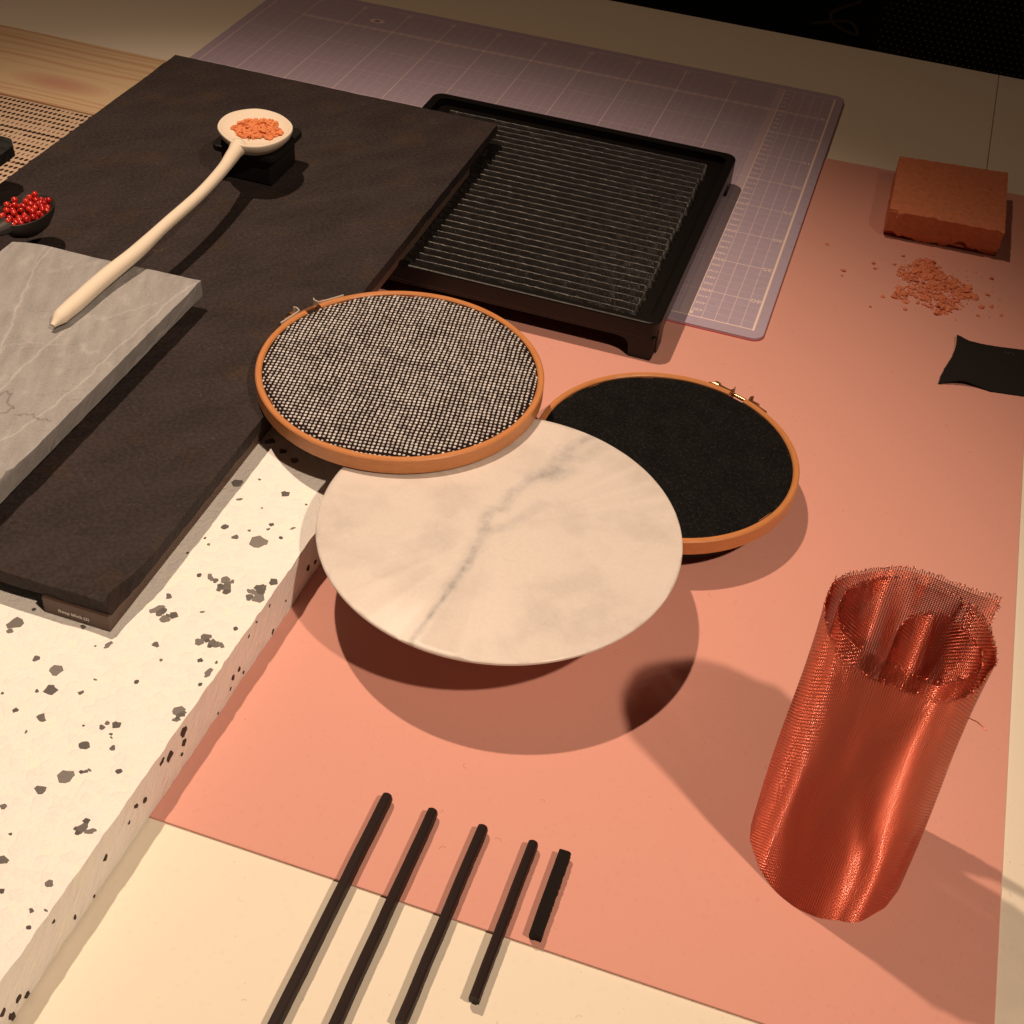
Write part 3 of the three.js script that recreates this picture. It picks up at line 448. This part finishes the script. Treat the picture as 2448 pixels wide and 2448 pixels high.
// ---------------------------------------------------------------- white spoon on its black stand
// a dish over a closed outline: rings are [scale, height]
function dish(outline, rings) {
  const n = outline.length, cx = outline.reduce((s, p) => s + p[0], 0) / n, cz = outline.reduce((s, p) => s + p[1], 0) / n, pos = [], idx = [];
  for (const [s, y] of rings) for (const [x, z] of outline) pos.push(cx + (x - cx) * s, y, cz + (z - cz) * s);
  for (let r = 0; r < rings.length - 1; r++) for (let i = 0; i < n; i++) { const a = r * n + i, b = r * n + (i + 1) % n; idx.push(a, b, a + n, b, b + n, a + n); }
  const g = new THREE.BufferGeometry(); g.setAttribute('position', new THREE.Float32BufferAttribute(pos, 3)); g.setIndex(idx); g.computeVertexNormals(); return g;
}
function closedCurve(pts, n) { return new THREE.CatmullRomCurve3(pts.map(([x, z]) => new THREE.Vector3(x, 0, z)), true).getPoints(n).slice(0, n).map((p) => [p.x, p.z]); }
// a rod along points with its own radius at each, slightly flattened
function rod(pts, radii, n = 90, m = 20, flat = 1) {
  const curve = new THREE.CatmullRomCurve3(pts.map((p) => new THREE.Vector3(...p))), pos = [], idx = [], up = new THREE.Vector3(0, 1, 0);
  for (let i = 0; i <= n; i++) {
    const t = i / n, c = curve.getPoint(t), d = curve.getTangent(t), s = new THREE.Vector3().crossVectors(d, up).normalize(), u = new THREE.Vector3().crossVectors(s, d).normalize();
    const f = t * (radii.length - 1), k = Math.min(radii.length - 2, Math.floor(f)), r = radii[k] + (radii[k + 1] - radii[k]) * smooth(0, 1, f - k);
    for (let j = 0; j < m; j++) { const a = j / m * 6.28319; pos.push(...c.clone().addScaledVector(s, r * Math.cos(a)).addScaledVector(u, r * flat * Math.sin(a)).toArray()); }
  }
  for (let i = 0; i < n; i++) for (let j = 0; j < m; j++) { const a = i * m + j, b = i * m + (j + 1) % m; idx.push(a, a + m, b, b, a + m, b + m); }
  for (const e of [0, n]) { const o = pos.length / 3; pos.push(...curve.getPoint(e / n).toArray()); for (let j = 0; j < m; j++) e ? idx.push(o, e * m + j, e * m + (j + 1) % m) : idx.push(o, (j + 1) % m, j); }
  const g = new THREE.BufferGeometry(); g.setAttribute('position', new THREE.Float32BufferAttribute(pos, 3)); g.setIndex(idx); g.computeVertexNormals(); return g;
}
{
  const t = thing('spoon_stand', 'small black square stand under the bowl of the white spoon', 'stand');
  const black = M({ color: lin(0.012, 0.011, 0.0105), roughness: 0.4 });
  mesh('stand_top', sheet(roundRect(-0.4228, -0.3702, 0.4270, 0.4800, 0.006), 0.0738, 0.0788, 0.0008), black, t);
  mesh('stand_body', rbox(0.042, 0.0224, 0.042, 0.002, -0.3965, 0.0626, 0.4535), black, t);
}
const china = M({ color: lin(0.80, 0.72, 0.60), roughness: 0.55, bumpMap: paperBump, bumpScale: 0.0001 });
{
  const t = thing('white_spoon', 'long white ceramic spoon holding orange crumbs, handle resting on grey stone', 'spoon');
  const dx = 0.002, dz = 0.0036;
  const out = closedCurve([[-0.4195, 0.4722], [-0.4238, 0.4564], [-0.4205, 0.4435], [-0.4073, 0.4315], [-0.389, 0.4318], [-0.3724, 0.4432], [-0.367, 0.457], [-0.3695, 0.475], [-0.3783, 0.4868], [-0.3918, 0.4908], [-0.4060, 0.4850]].map(([x, z]) => [x + dx, z + dz]), 72);
  mesh('bowl', dish(out, [[0.001, 0.0790], [0.55, 0.0790], [0.80, 0.0815], [0.95, 0.0862], [1.0, 0.0898], [1.0, 0.0912], [0.975, 0.0920], [0.93, 0.0914], [0.84, 0.0900], [0.62, 0.0886], [0.3, 0.0880], [0.001, 0.0879]]), china, t);
  mesh('handle', rod([[-0.3935, 0.0872, 0.4880], [-0.3922, 0.0862, 0.5000], [-0.3893, 0.0853, 0.5220], [-0.3868, 0.0848, 0.5600], [-0.3878, 0.0842, 0.6090], [-0.3890, 0.0826, 0.6420], [-0.3938, 0.0796, 0.6750], [-0.3952, 0.0785, 0.7060], [-0.3958, 0.0782, 0.7200], [-0.3962, 0.0766, 0.7305]],
    [0.0066, 0.0052, 0.0044, 0.0042, 0.0043, 0.0050, 0.0055, 0.0055, 0.0050, 0.0018], 110, 24, 0.95), china, t);
}
// crumbs: irregular broken bits
function bit(r, flat = 0.6) {
  const g = mergeVertices(new THREE.IcosahedronGeometry(1, 1).deleteAttribute('normal').deleteAttribute('uv')), p = g.attributes.position, o = rnd() * 90, sx = rr(0.7, 1.4), sz = rr(0.6, 1.2);
  for (let i = 0; i < p.count; i++) { const k = 1 + 0.45 * n3(p.getX(i) * 1.4 + o, p.getY(i) * 1.4, p.getZ(i) * 1.4); p.setXYZ(i, p.getX(i) * k * r * sx, p.getY(i) * k * r * flat, p.getZ(i) * k * r * sz); }
  g.rotateX(rr(-0.5, 0.5)).rotateY(rr(0, 6.28)); return toCreasedNormals(g, 0.5);
}
function stuff(o) { o.userData.kind = 'stuff'; return o; }
{
  const parts = [], lobes = [[-0.392, 0.4575, 0.012], [-0.4015, 0.4635, 0.009], [-0.3945, 0.4672, 0.010], [-0.383, 0.4655, 0.008], [-0.377, 0.4615, 0.0045], [-0.388, 0.452, 0.007], [-0.399, 0.4585, 0.008]];
  for (let i = 0; i < 300; i++) { const [x, z, r] = lobes[Math.floor(rnd() * lobes.length)], a = rr(0, 6.28), q = Math.sqrt(rnd()) * r, hgt = 0.0052 * Math.max(0, 1 - q / r) * rnd(); parts.push(bit(rr(0.0008, 0.0027), 0.75).translate(x + q * Math.cos(a), 0.0893 + hgt, z + q * Math.sin(a))); }
  parts.push(bit(0.0006).translate(-0.3902, 0.0895, 0.4795));
  const o = stuff(mesh('orange_crumbs', mergeGeometries(parts), M({ color: lin(0.76, 0.27, 0.11), roughness: 0.85 })));
  o.userData.label = 'small heap of orange crumbs in the bowl of the white spoon'; o.userData.category = 'crumbs';
}

// ---------------------------------------------------------------- dark spoon with red peppercorns
{
  const t = thing('dark_spoon', 'dark wooden spoon full of red peppercorns at the left edge', 'spoon');
  const wood = M({ color: lin(0.030, 0.025, 0.024), roughness: 0.5, bumpMap: woodBump, bumpScale: 0.0002 });
  const out = closedCurve([[-0.4715, 0.6085], [-0.4668, 0.622], [-0.4680, 0.636], [-0.4755, 0.6470], [-0.4850, 0.6500], [-0.4945, 0.6420], [-0.4990, 0.628], [-0.4965, 0.613], [-0.4880, 0.6035], [-0.4785, 0.6028]], 60);
  mesh('bowl', dish(out, [[0.001, 0.0660], [0.45, 0.0665], [0.75, 0.0705], [0.94, 0.0770], [1.0, 0.0825], [0.985, 0.0833], [0.94, 0.0830], [0.85, 0.0795], [0.6, 0.0755], [0.001, 0.0745]]), wood, t);
  mesh('handle', rod([[-0.4845, 0.0805, 0.6440], [-0.4890, 0.0800, 0.6580], [-0.4960, 0.0790, 0.6850], [-0.5050, 0.0700, 0.7400], [-0.5200, 0.0565, 0.8200]], [0.0075, 0.0055, 0.0045, 0.0045, 0.0045], 60, 16, 0.7), wood, t);
  const berry = mergeVertices(new THREE.IcosahedronGeometry(1, 3).deleteAttribute('normal').deleteAttribute('uv')); { const p = berry.attributes.position; for (let i = 0; i < p.count; i++) { const k = 1 + 0.05 * n3(p.getX(i) * 2.2, p.getY(i) * 2.2, p.getZ(i) * 2.2); p.setXYZ(i, p.getX(i) * k, p.getY(i) * k, p.getZ(i) * k); } berry.computeVertexNormals(); }
  const reds = [[0.50, 0.020, 0.014], [0.40, 0.012, 0.012], [0.58, 0.035, 0.022]].map((c) => M({ color: lin(...c), roughness: 0.22, clearcoat: 0.6, clearcoatRoughness: 0.15 }));
  const put = []; let tries = 0;
  const cx = -0.4827, cz = 0.6265;
  while (put.length < 66 && tries++ < 9000) {
    const a = rr(0, 6.28), q = Math.sqrt(rnd()), x = cx + 0.0132 * q * Math.cos(a), z = cz + 0.0200 * q * Math.sin(a), r = rr(0.0019, 0.0024); if (x < -0.4885 && z < 0.6200) continue;
    const y = 0.0785 + 0.0022 * q * q + (tries > 2500 ? 0.0028 : 0) + r * 0.6;
    if (put.some(([a1, b1, c1, r1]) => Math.hypot(a1 - x, b1 - y, c1 - z) < (r + r1) * 0.93)) continue;
    put.push([x, y, z, r]);
    const o = mesh('peppercorn', berry, reds[put.length % 3]); o.position.set(x, y, z); o.scale.setScalar(r); o.rotation.set(rr(0, 6), rr(0, 6), rr(0, 6));
    tag(o, 'glossy red peppercorn heaped in the dark spoon at the left edge', 'peppercorn', 'red peppercorns in the dark spoon');
  }
}
{
  const g = roughBox(-0.70, -0.5395, 0.0755, 0.0870, 0.549, 0.585, 30, 6, 12, (p, u, v, w) => {
    const e = Math.min(1, (1 - u) / 0.05); if (u > 0.95) { const k = 1 - 0.35 * (1 - e) * (1 - e); p.z = 0.567 + (p.z - 0.567) * k; p.y = 0.0812 + (p.y - 0.0812) * (0.7 + 0.3 * e); }
    p.y += 0.0005 * n3(p.x * 160, p.y * 200, p.z * 160) * (v > 0.9 ? 1 : 0.4); p.z += 0.0005 * n3(p.x * 120, p.y * 100, 5);
  }, 0.8);
  tag(mesh('dark_stone_bar', uvTop(g, 0, 0, 0.05, 0.05), M({ map: colourMap(256, 256, (u, v) => { const k = 0.018 + 0.012 * fbm(u * 6, v * 6, 4) + 0.02 * Math.max(0, fbm(u * 22, v * 22, 3)); return [k * 0.95, k * 1.02, k * 0.98]; }), roughness: 0.35 })), 'end of a dark green stone bar reaching in at the left edge', 'stone bar');
}

// ---------------------------------------------------------------- orange block, its crumbs, black swatch
{
  const C = [[0.0727, 0.1478], [0.1664, 0.1362], [0.1686, 0.2485], [0.0754, 0.2517]];   // far left, far right, near right, near left
  const g = roughBox(0, 1, 0, 1, 0, 1, 70, 16, 70, (p, u, v, w) => {
    let x = (C[0][0] * (1 - u) + C[1][0] * u) * (1 - w) + (C[3][0] * (1 - u) + C[2][0] * u) * w, z = (C[0][1] * (1 - u) + C[1][1] * u) * (1 - w) + (C[3][1] * (1 - u) + C[2][1] * u) * w, y = 0.0018 + 0.0265 * v;
    // broken lower front edge, chipped upper edge and corner
    if (w > 0.97) { const rag = Math.max(0, 0.0022 + 0.0035 * n2(u * 5.5, 2) + 0.0016 * n2(u * 17, 6) + 0.004 * Math.exp(-Math.pow((u - 0.70) / 0.09, 2)) + 0.003 * Math.exp(-Math.pow((u - 0.02) / 0.05, 2)) - 0.004 * smooth(0.82, 0.95, u)); y = Math.max(y, 0.0018 + rag + 0.0002 * v); z -= 0.006 * (1 - v) * (0.3 + 0.7 * u); if (v < 0.02) y = Math.max(y, 0.0018 + rag); if (v < 0.25) z -= 0.0022 * (1 - v / 0.25); z -= 0.0012 * v * v * (n2(u * 7, 3) > 0.25 ? 1 : 0.2); }
    else if (v < 0.02 && w > 0.72) y += 0.0035 * smooth(0.72, 0.96, w);
    if (v > 0.97) { y += 0.0003 * fbm(x * 90, z * 90, 3); if (w > 0.9) y -= 0.0010 * smooth(0.9, 1, w) * (0.6 + 0.6 * n2(u * 9, 4)) + (u < 0.14 ? 0.004 * smooth(0.93, 1, w) * smooth(0.14, 0.04, u) : 0); if (w < 0.03) y -= 0.0006 * Math.abs(n2(u * 14, 8)); }
    for (const [pu, pw, r] of [[0.27, 0.36, 0.010], [0.83, 0.42, 0.014], [0.55, 0.93, 0.016], [0.35, 0.42, 0.006], [0.7, 0.8, 0.007], [0.86, 0.36, 0.007]]) if (v > 0.97) { const d = Math.hypot(u - pu, (w - pw)); if (d < r) y -= 0.0016; }
    const e = 0.0005 * n3(x * 160, y * 200, z * 160) + 0.00025 * n3(x * 520, y * 500, z * 520); if (u < 0.02 || u > 0.98) x += e; if (w < 0.02 || w > 0.98) z += e;
    p.set(x, y, z);
  }, 0.7);
  tag(mesh('orange_block', uvTop(g, 0, 0, 0.06, 0.06), M({ map: colourMap(512, 512, (u, v, x, y) => { const k = 1 + 0.18 * fbm(u * 7, v * 7, 4) + 0.22 * fbm(u * 50, v * 50, 2), s = grain[(y % 256) * 256 + x % 256] > 0.995 ? 0.5 : 1; return [0.62 * k * s, 0.215 * k * s, 0.11 * k * s]; }), bumpMap: paperBump, bumpScale: 0.0004, roughness: 0.9 })),
    'crumbly orange clay block with a broken lower edge at the right', 'clay block');
  const gone = M({ color: lin(0.66, 0.215, 0.115), roughness: 0.9 });
  const parts = [], lobes = [[0.118, 0.292, 0.012], [0.128, 0.302, 0.014], [0.114, 0.308, 0.015], [0.141, 0.308, 0.012], [0.125, 0.322, 0.012], [0.138, 0.333, 0.011], [0.116, 0.283, 0.010], [0.105, 0.300, 0.012], [0.129, 0.338, 0.014], [0.150, 0.314, 0.008], [0.105, 0.335, 0.012]];
  for (let i = 0; i < 900; i++) { const [x, z, r] = lobes[Math.floor(Math.pow(rnd(), 1.25) * lobes.length)], a = rr(0, 6.28), q = Math.sqrt(rnd()) * r, s = 0.0005 + 0.0024 * rnd() * rnd() * (rnd() < 0.12 ? 1.4 : 1); parts.push(bit(s, 0.55).translate(x + q * Math.cos(a), 0.0017 + s * 0.3 + 0.0012 * Math.max(0, 1 - q / r) * rnd(), z + q * Math.sin(a) * 1.1)); }
  for (let i = 0; i < 90; i++) { const a = rr(0, 6.28), q = rr(0.015, 0.05); const s = rr(0.0002, 0.0007); parts.push(bit(s, 0.6).translate(0.124 + q * Math.cos(a) * 1.1, 0.0017 + s * 0.3, 0.312 + q * Math.sin(a))); }
  const o = stuff(mesh('clay_crumbs', mergeGeometries(parts), gone)); o.userData.label = 'scatter of orange clay crumbs on the pink card before the block'; o.userData.category = 'crumbs';
  [[0.0521, 0.3198, 1.5], [0.1674, 0.2796, 2.0], [0.1658, 0.3072, 1.8], [0.1625, 0.3287, 1.9], [0.1698, 0.3239, 1.6], [0.0868, 0.3464, 1.3], [0.0791, 0.3651, 1.1], [0.0734, 0.2977, 1.6], [0.0759, 0.3056, 1.6], [0.0955, 0.275, 1.6], [0.0901, 0.2916, 1.4], [0.1054, 0.3577, 1.9], [0.0335, 0.283, 1.2], [0.052, 0.328, 0.9], [0.178, 0.334, 1.2], [0.1605, 0.342, 1.2]].forEach(([x, z, r]) => {
    const m = mesh('clay_crumb', bit(r * 0.001, 0.55), gone); m.position.set(x, 0.0017 + r * 0.0004, z); tag(m, 'single small orange clay crumb lying apart from the scatter', 'crumb', 'loose crumbs around the scatter');
  });
}
{
  const t = thing('black_swatch', 'black cloth swatch with curled corners at the right edge', 'cloth swatch');
  const X = [0.1463, 0.215], pos = [], idx = [], uv = [], nx = 40, nz = 28, TH = 0.0008;
  for (const side of [0, 1]) for (let j = 0; j <= nz; j++) for (let i = 0; i <= nx; i++) {
    const u = i / nx, w = j / nz, left = 0.1463 - 0.0075 * Math.pow(w, 1.6) + 0.0012 * Math.sin(w * 6) + 0.0002 * n2(j * 1.7, 3), x = left + (0.2125 - left) * u, zt = 0.3815 - 0.0035 * u + 0.002 * Math.sin(u * 5), zb = 0.4497 - 0.0125 * u - 0.004 * Math.sin(clamp(u / 0.5) * Math.PI) * 0.9;
    const y = 0.0018 + 0.0022 * smooth(0.16, 0, u) * smooth(0.4, 0, w) + 0.0032 * Math.exp(-Math.pow((u - 0.22) / 0.14, 2)) * smooth(0.72, 1, w) + (side ? TH : 0);
    pos.push(x, y, zt + (zb - zt) * w + 0.00025 * n2(i * 1.3, side)); uv.push(u, w);
  }
  const S = (nx + 1) * (nz + 1), at = (s, i, j) => s * S + j * (nx + 1) + i;
  for (let j = 0; j < nz; j++) for (let i = 0; i < nx; i++) { idx.push(at(1, i, j), at(1, i, j + 1), at(1, i + 1, j), at(1, i + 1, j), at(1, i, j + 1), at(1, i + 1, j + 1)); idx.push(at(0, i, j), at(0, i + 1, j), at(0, i, j + 1), at(0, i + 1, j), at(0, i + 1, j + 1), at(0, i, j + 1)); }
  for (let i = 0; i < nx; i++) { idx.push(at(0, i, 0), at(1, i, 0), at(0, i + 1, 0), at(0, i + 1, 0), at(1, i, 0), at(1, i + 1, 0)); idx.push(at(0, i, nz), at(0, i + 1, nz), at(1, i, nz), at(0, i + 1, nz), at(1, i + 1, nz), at(1, i, nz)); }
  for (let j = 0; j < nz; j++) { idx.push(at(0, 0, j), at(0, 0, j + 1), at(1, 0, j), at(0, 0, j + 1), at(1, 0, j + 1), at(1, 0, j)); idx.push(at(0, nx, j), at(1, nx, j), at(0, nx, j + 1), at(0, nx, j + 1), at(1, nx, j), at(1, nx, j + 1)); }
  const g = new THREE.BufferGeometry(); g.setAttribute('position', new THREE.Float32BufferAttribute(pos, 3)); g.setAttribute('uv', new THREE.Float32BufferAttribute(uv, 2)); g.setIndex(idx); 
  mesh('cloth', toCreasedNormals(g, 0.7), M({ color: lin(0.010, 0.0085, 0.008), roughness: 0.9 }), t);
  const n = new TextGeometry('5', { font, size: 0.0072, depth: 0.0001, curveSegments: 5, bevelEnabled: false }).rotateX(-Math.PI / 2).rotateY(Math.PI / 2).translate(0.1895, 0.0029, 0.3905);
  mesh('number', n, M({ color: lin(0.03, 0.024, 0.024), roughness: 0.9 }), t);
}

// ---------------------------------------------------------------- copper mesh roll: woven wires along a spiral
{
  const t = thing('copper_mesh_roll', 'rolled sheet of woven copper mesh standing upright with frayed top', 'mesh roll');
  const plan = [[0.1150, 0.8740], [0.1180, 0.8640], [0.128, 0.857], [0.141, 0.860], [0.149, 0.872], [0.1455, 0.888], [0.134, 0.8965], [0.118, 0.8950], [0.103, 0.8905], [0.0915, 0.879], [0.0885, 0.864], [0.0955, 0.849], [0.110, 0.8405], [0.128, 0.8395], [0.144, 0.846], [0.1525, 0.858], [0.1555, 0.874], [0.1505, 0.892], [0.139, 0.9045], [0.123, 0.9085], [0.105, 0.9045], [0.090, 0.893], [0.0822, 0.876], [0.0838, 0.858], [0.0935, 0.843], [0.108, 0.835], [0.124, 0.8332], [0.140, 0.8342], [0.1550, 0.8362]];
  const curve = new THREE.CatmullRomCurve3(plan.map(([x, z]) => new THREE.Vector3(x, 0, z))), PITCH = 0.00104, HGT = 0.151;
  const len = curve.getLength(), N = Math.round(len / PITCH), J = Math.round(HGT / PITCH), pts = curve.getSpacedPoints(N), WR = 0.00022, A = 0.00014;
  const nor = pts.map((p, i) => { const d = pts[Math.min(N, i + 1)].clone().sub(pts[Math.max(0, i - 1)]).normalize(); return new THREE.Vector3(d.z, 0, -d.x); });
  const dents = [[0.06, 9, 0.002, 1], [0.20, 7, 0.0018, -1], [0.33, 8, 0.002, 0.6], [0.47, 7, 0.0015, 1], [0.585, 6, 0.0022, -0.5], [0.645, 5, 0.0018, 0.8], [0.69, 6, 0.0024, -0.6], [0.735, 5, 0.0016, 0.5], [0.80, 7, 0.0022, -0.8], [0.88, 6, 0.0016, 0.4], [0.94, 6, 0.0014, 0.7]];
  const node = (i, j, side) => {
    const h = j / J, p = pts[i], n = nor[i], f = 0.0009 * n2(i * 0.030, h * 0.7) - dents.reduce((s, [d, wd, dep, sl]) => s + 0.7 * dep * (0.25 + 0.75 * smooth(0, 0.35, h)) * Math.exp(-Math.pow((i - d * N - sl * h * 16 + 6 * Math.sin(h * 5 + d * 40)) / wd, 2)), 0) + 0.0004 * n2(i * 0.068, h * 0.9 + 3) + 0.00012 * n2(i * 0.11, h * 1.3 + 7) + side * A;
    return [p.x + n.x * f, 0.0019 + WR + j * PITCH + 0.0009 * n2(i * 0.02, 5) * h, p.z + n.z * f + 0.0085 * (1 - h)];
  };
  function wires(list) {           // each wire a four-sided tube through its points
    let V = 0, T = 0; for (const w of list) { V += w.length * 4; T += (w.length - 1) * 8; }
    const pos = new Float32Array(V * 3), nrm = new Float32Array(V * 3), idx = new Uint32Array(T * 3); let v = 0, q = 0; const d = new THREE.Vector3(), a = new THREE.Vector3(), b = new THREE.Vector3(), up = new THREE.Vector3();
    for (const w of list) { const base = v; for (let i = 0; i < w.length; i++) {
      const p0 = w[Math.max(0, i - 1)], p1 = w[Math.min(w.length - 1, i + 1)], c = w[i]; d.set(p1[0] - p0[0], p1[1] - p0[1], p1[2] - p0[2]).normalize(); up.set(0, 1, 0); if (Math.abs(d.y) > 0.8) up.set(1, 0, 0);
      a.crossVectors(d, up).normalize(); b.crossVectors(a, d);
      for (let s = 0; s < 4; s++, v++) { const an = s * 1.5708 + 0.5, x = a.x * Math.cos(an) + b.x * Math.sin(an), y = a.y * Math.cos(an) + b.y * Math.sin(an), z = a.z * Math.cos(an) + b.z * Math.sin(an); pos[3 * v] = c[0] + WR * x; pos[3 * v + 1] = c[1] + WR * y; pos[3 * v + 2] = c[2] + WR * z; nrm[3 * v] = x; nrm[3 * v + 1] = y; nrm[3 * v + 2] = z; }
      if (i) for (let s = 0; s < 4; s++) { const A0 = base + (i - 1) * 4 + s, B0 = base + (i - 1) * 4 + (s + 1) % 4; idx[q++] = A0; idx[q++] = A0 + 4; idx[q++] = B0; idx[q++] = B0; idx[q++] = A0 + 4; idx[q++] = B0 + 4; } } }
    const g = new THREE.BufferGeometry(); g.setAttribute('position', new THREE.BufferAttribute(pos, 3)); g.setAttribute('normal', new THREE.BufferAttribute(nrm, 3)); g.setIndex(new THREE.BufferAttribute(idx, 1)); return g;
  }
  const across = [], upright = [];
  for (let j = 0; j <= J - 2; j++) { const w = []; for (let i = 0; i <= N; i++) w.push(node(i, j, (i + j) % 2 ? 1 : -1)); const e = w[N], k = rr(0, 0.0016); w.push([e[0] + k, e[1] + rr(-0.0004, 0.0004), e[2] + rr(-0.0004, 0.0006)]); across.push(w); }
  for (let i = 0; i <= N; i++) { const w = []; for (let j = 0; j <= J; j++) w.push(node(i, j, (i + j) % 2 ? -1 : 1)); const e = w[J], k = 0.0002 + 0.002 * rnd() * rnd(); w.push([e[0] + rr(-0.0004, 0.0004), e[1] + k * 0.6, e[2] + rr(-0.0004, 0.0004)]); w.push([e[0] + rr(-0.001, 0.001), e[1] + k, e[2] + rr(-0.001, 0.001)]); upright.push(w); }
  across.push([[0.1535, 0.118, 0.877], [0.1580, 0.1188, 0.879], [0.1625, 0.1168, 0.8805]]);
  const copper = M({ color: lin(0.76, 0.175, 0.10), metalness: 1, roughness: 0.30, clearcoat: 1, clearcoatRoughness: 0.14 });
  stuff(mesh('cross_wires', wires(across), copper, t)); stuff(mesh('upright_wires', wires(upright), copper, t));
}

// ---------------------------------------------------------------- dark things behind the table
{
  const t = thing('chair', 'black chair with a dotted backrest in the dark behind the table', 'chair', [0.20, 0, -0.62], 0.12);
  const shell = M({ color: lin(0.020, 0.019, 0.018), roughness: 0.6 });
  const back = new THREE.PlaneGeometry(0.52, 0.62, 26, 20); { const p = back.attributes.position; for (let i = 0; i < p.count; i++) p.setZ(i, -0.9 * p.getX(i) * p.getX(i) * 0.6 - 0.12 * p.getY(i)); back.computeVertexNormals(); }
  mesh('backrest', back.translate(0.06, -0.20, 0), M({ color: lin(0.020, 0.019, 0.018), roughness: 0.6, side: THREE.DoubleSide }), t);
  const knobs = []; const k0 = new THREE.SphereGeometry(0.0017, 6, 4).scale(1, 1, 0.6);
  for (let j = 0; j < 50; j++) for (let i = 0; i < 56; i++) { const x = -0.245 + (i + (j % 2) * 0.5) * 0.0088, y = -0.24 + j * 0.0076; knobs.push(k0.clone().translate(x + 0.06, y - 0.20, -0.54 * x * x - 0.12 * y + 0.0006)); }
  stuff(mesh('knobs', mergeGeometries(knobs), M({ color: lin(0.22, 0.2, 0.18), roughness: 0.4 }), t));
  mesh('seat', rbox(0.44, 0.05, 0.40, 0.02, 0.06, -0.50, -0.26), shell, t);
  mesh('post', cyl(0.02, 0.24, 'y', [0.06, -0.62, -0.26]), shell, t);
  const c = mesh('cable', rod([[-0.10, -0.735, -2.42], [-0.16, -0.735, -2.30], [-0.14, -0.735, -2.22], [-0.08, -0.735, -2.18], [-0.11, -0.735, -2.26], [-0.20, -0.735, -2.20]], [0.005, 0.005], 80, 8), M({ color: lin(0.35, 0.22, 0.10), roughness: 0.6 }));
  tag(c, 'brown cable lying on the dark floor behind the table', 'cable');
}

// ---------------------------------------------------------------- the two spot lamps above the picture
SPOTS.forEach((s, i) => {
  const t = thing('spot_lamp', i ? 'black ceiling spot lamp above and right of the camera' : 'black ceiling spot lamp high over the left of the table', 'lamp');
  t.position.set(...s.at); t.lookAt(...s.to);
  mesh('housing', new THREE.LatheGeometry([[0.0, -0.20], [0.040, -0.20], [0.056, -0.17], [0.056, -0.055], [0.053, -0.055], [0.053, -0.075], [0, -0.075]].map(([x, y]) => new THREE.Vector2(x, y)), 40).rotateX(Math.PI / 2), M({ color: lin(0.02, 0.02, 0.02), roughness: 0.5, side: THREE.DoubleSide }), t);
  mesh('lamp_lens', new THREE.CircleGeometry(0.052, 40).translate(0, 0, -0.070), new THREE.MeshStandardMaterial({ color: 0x000000, emissive: WARM, emissiveIntensity: 2 }), t);
});

renderer.render(scene, camera);
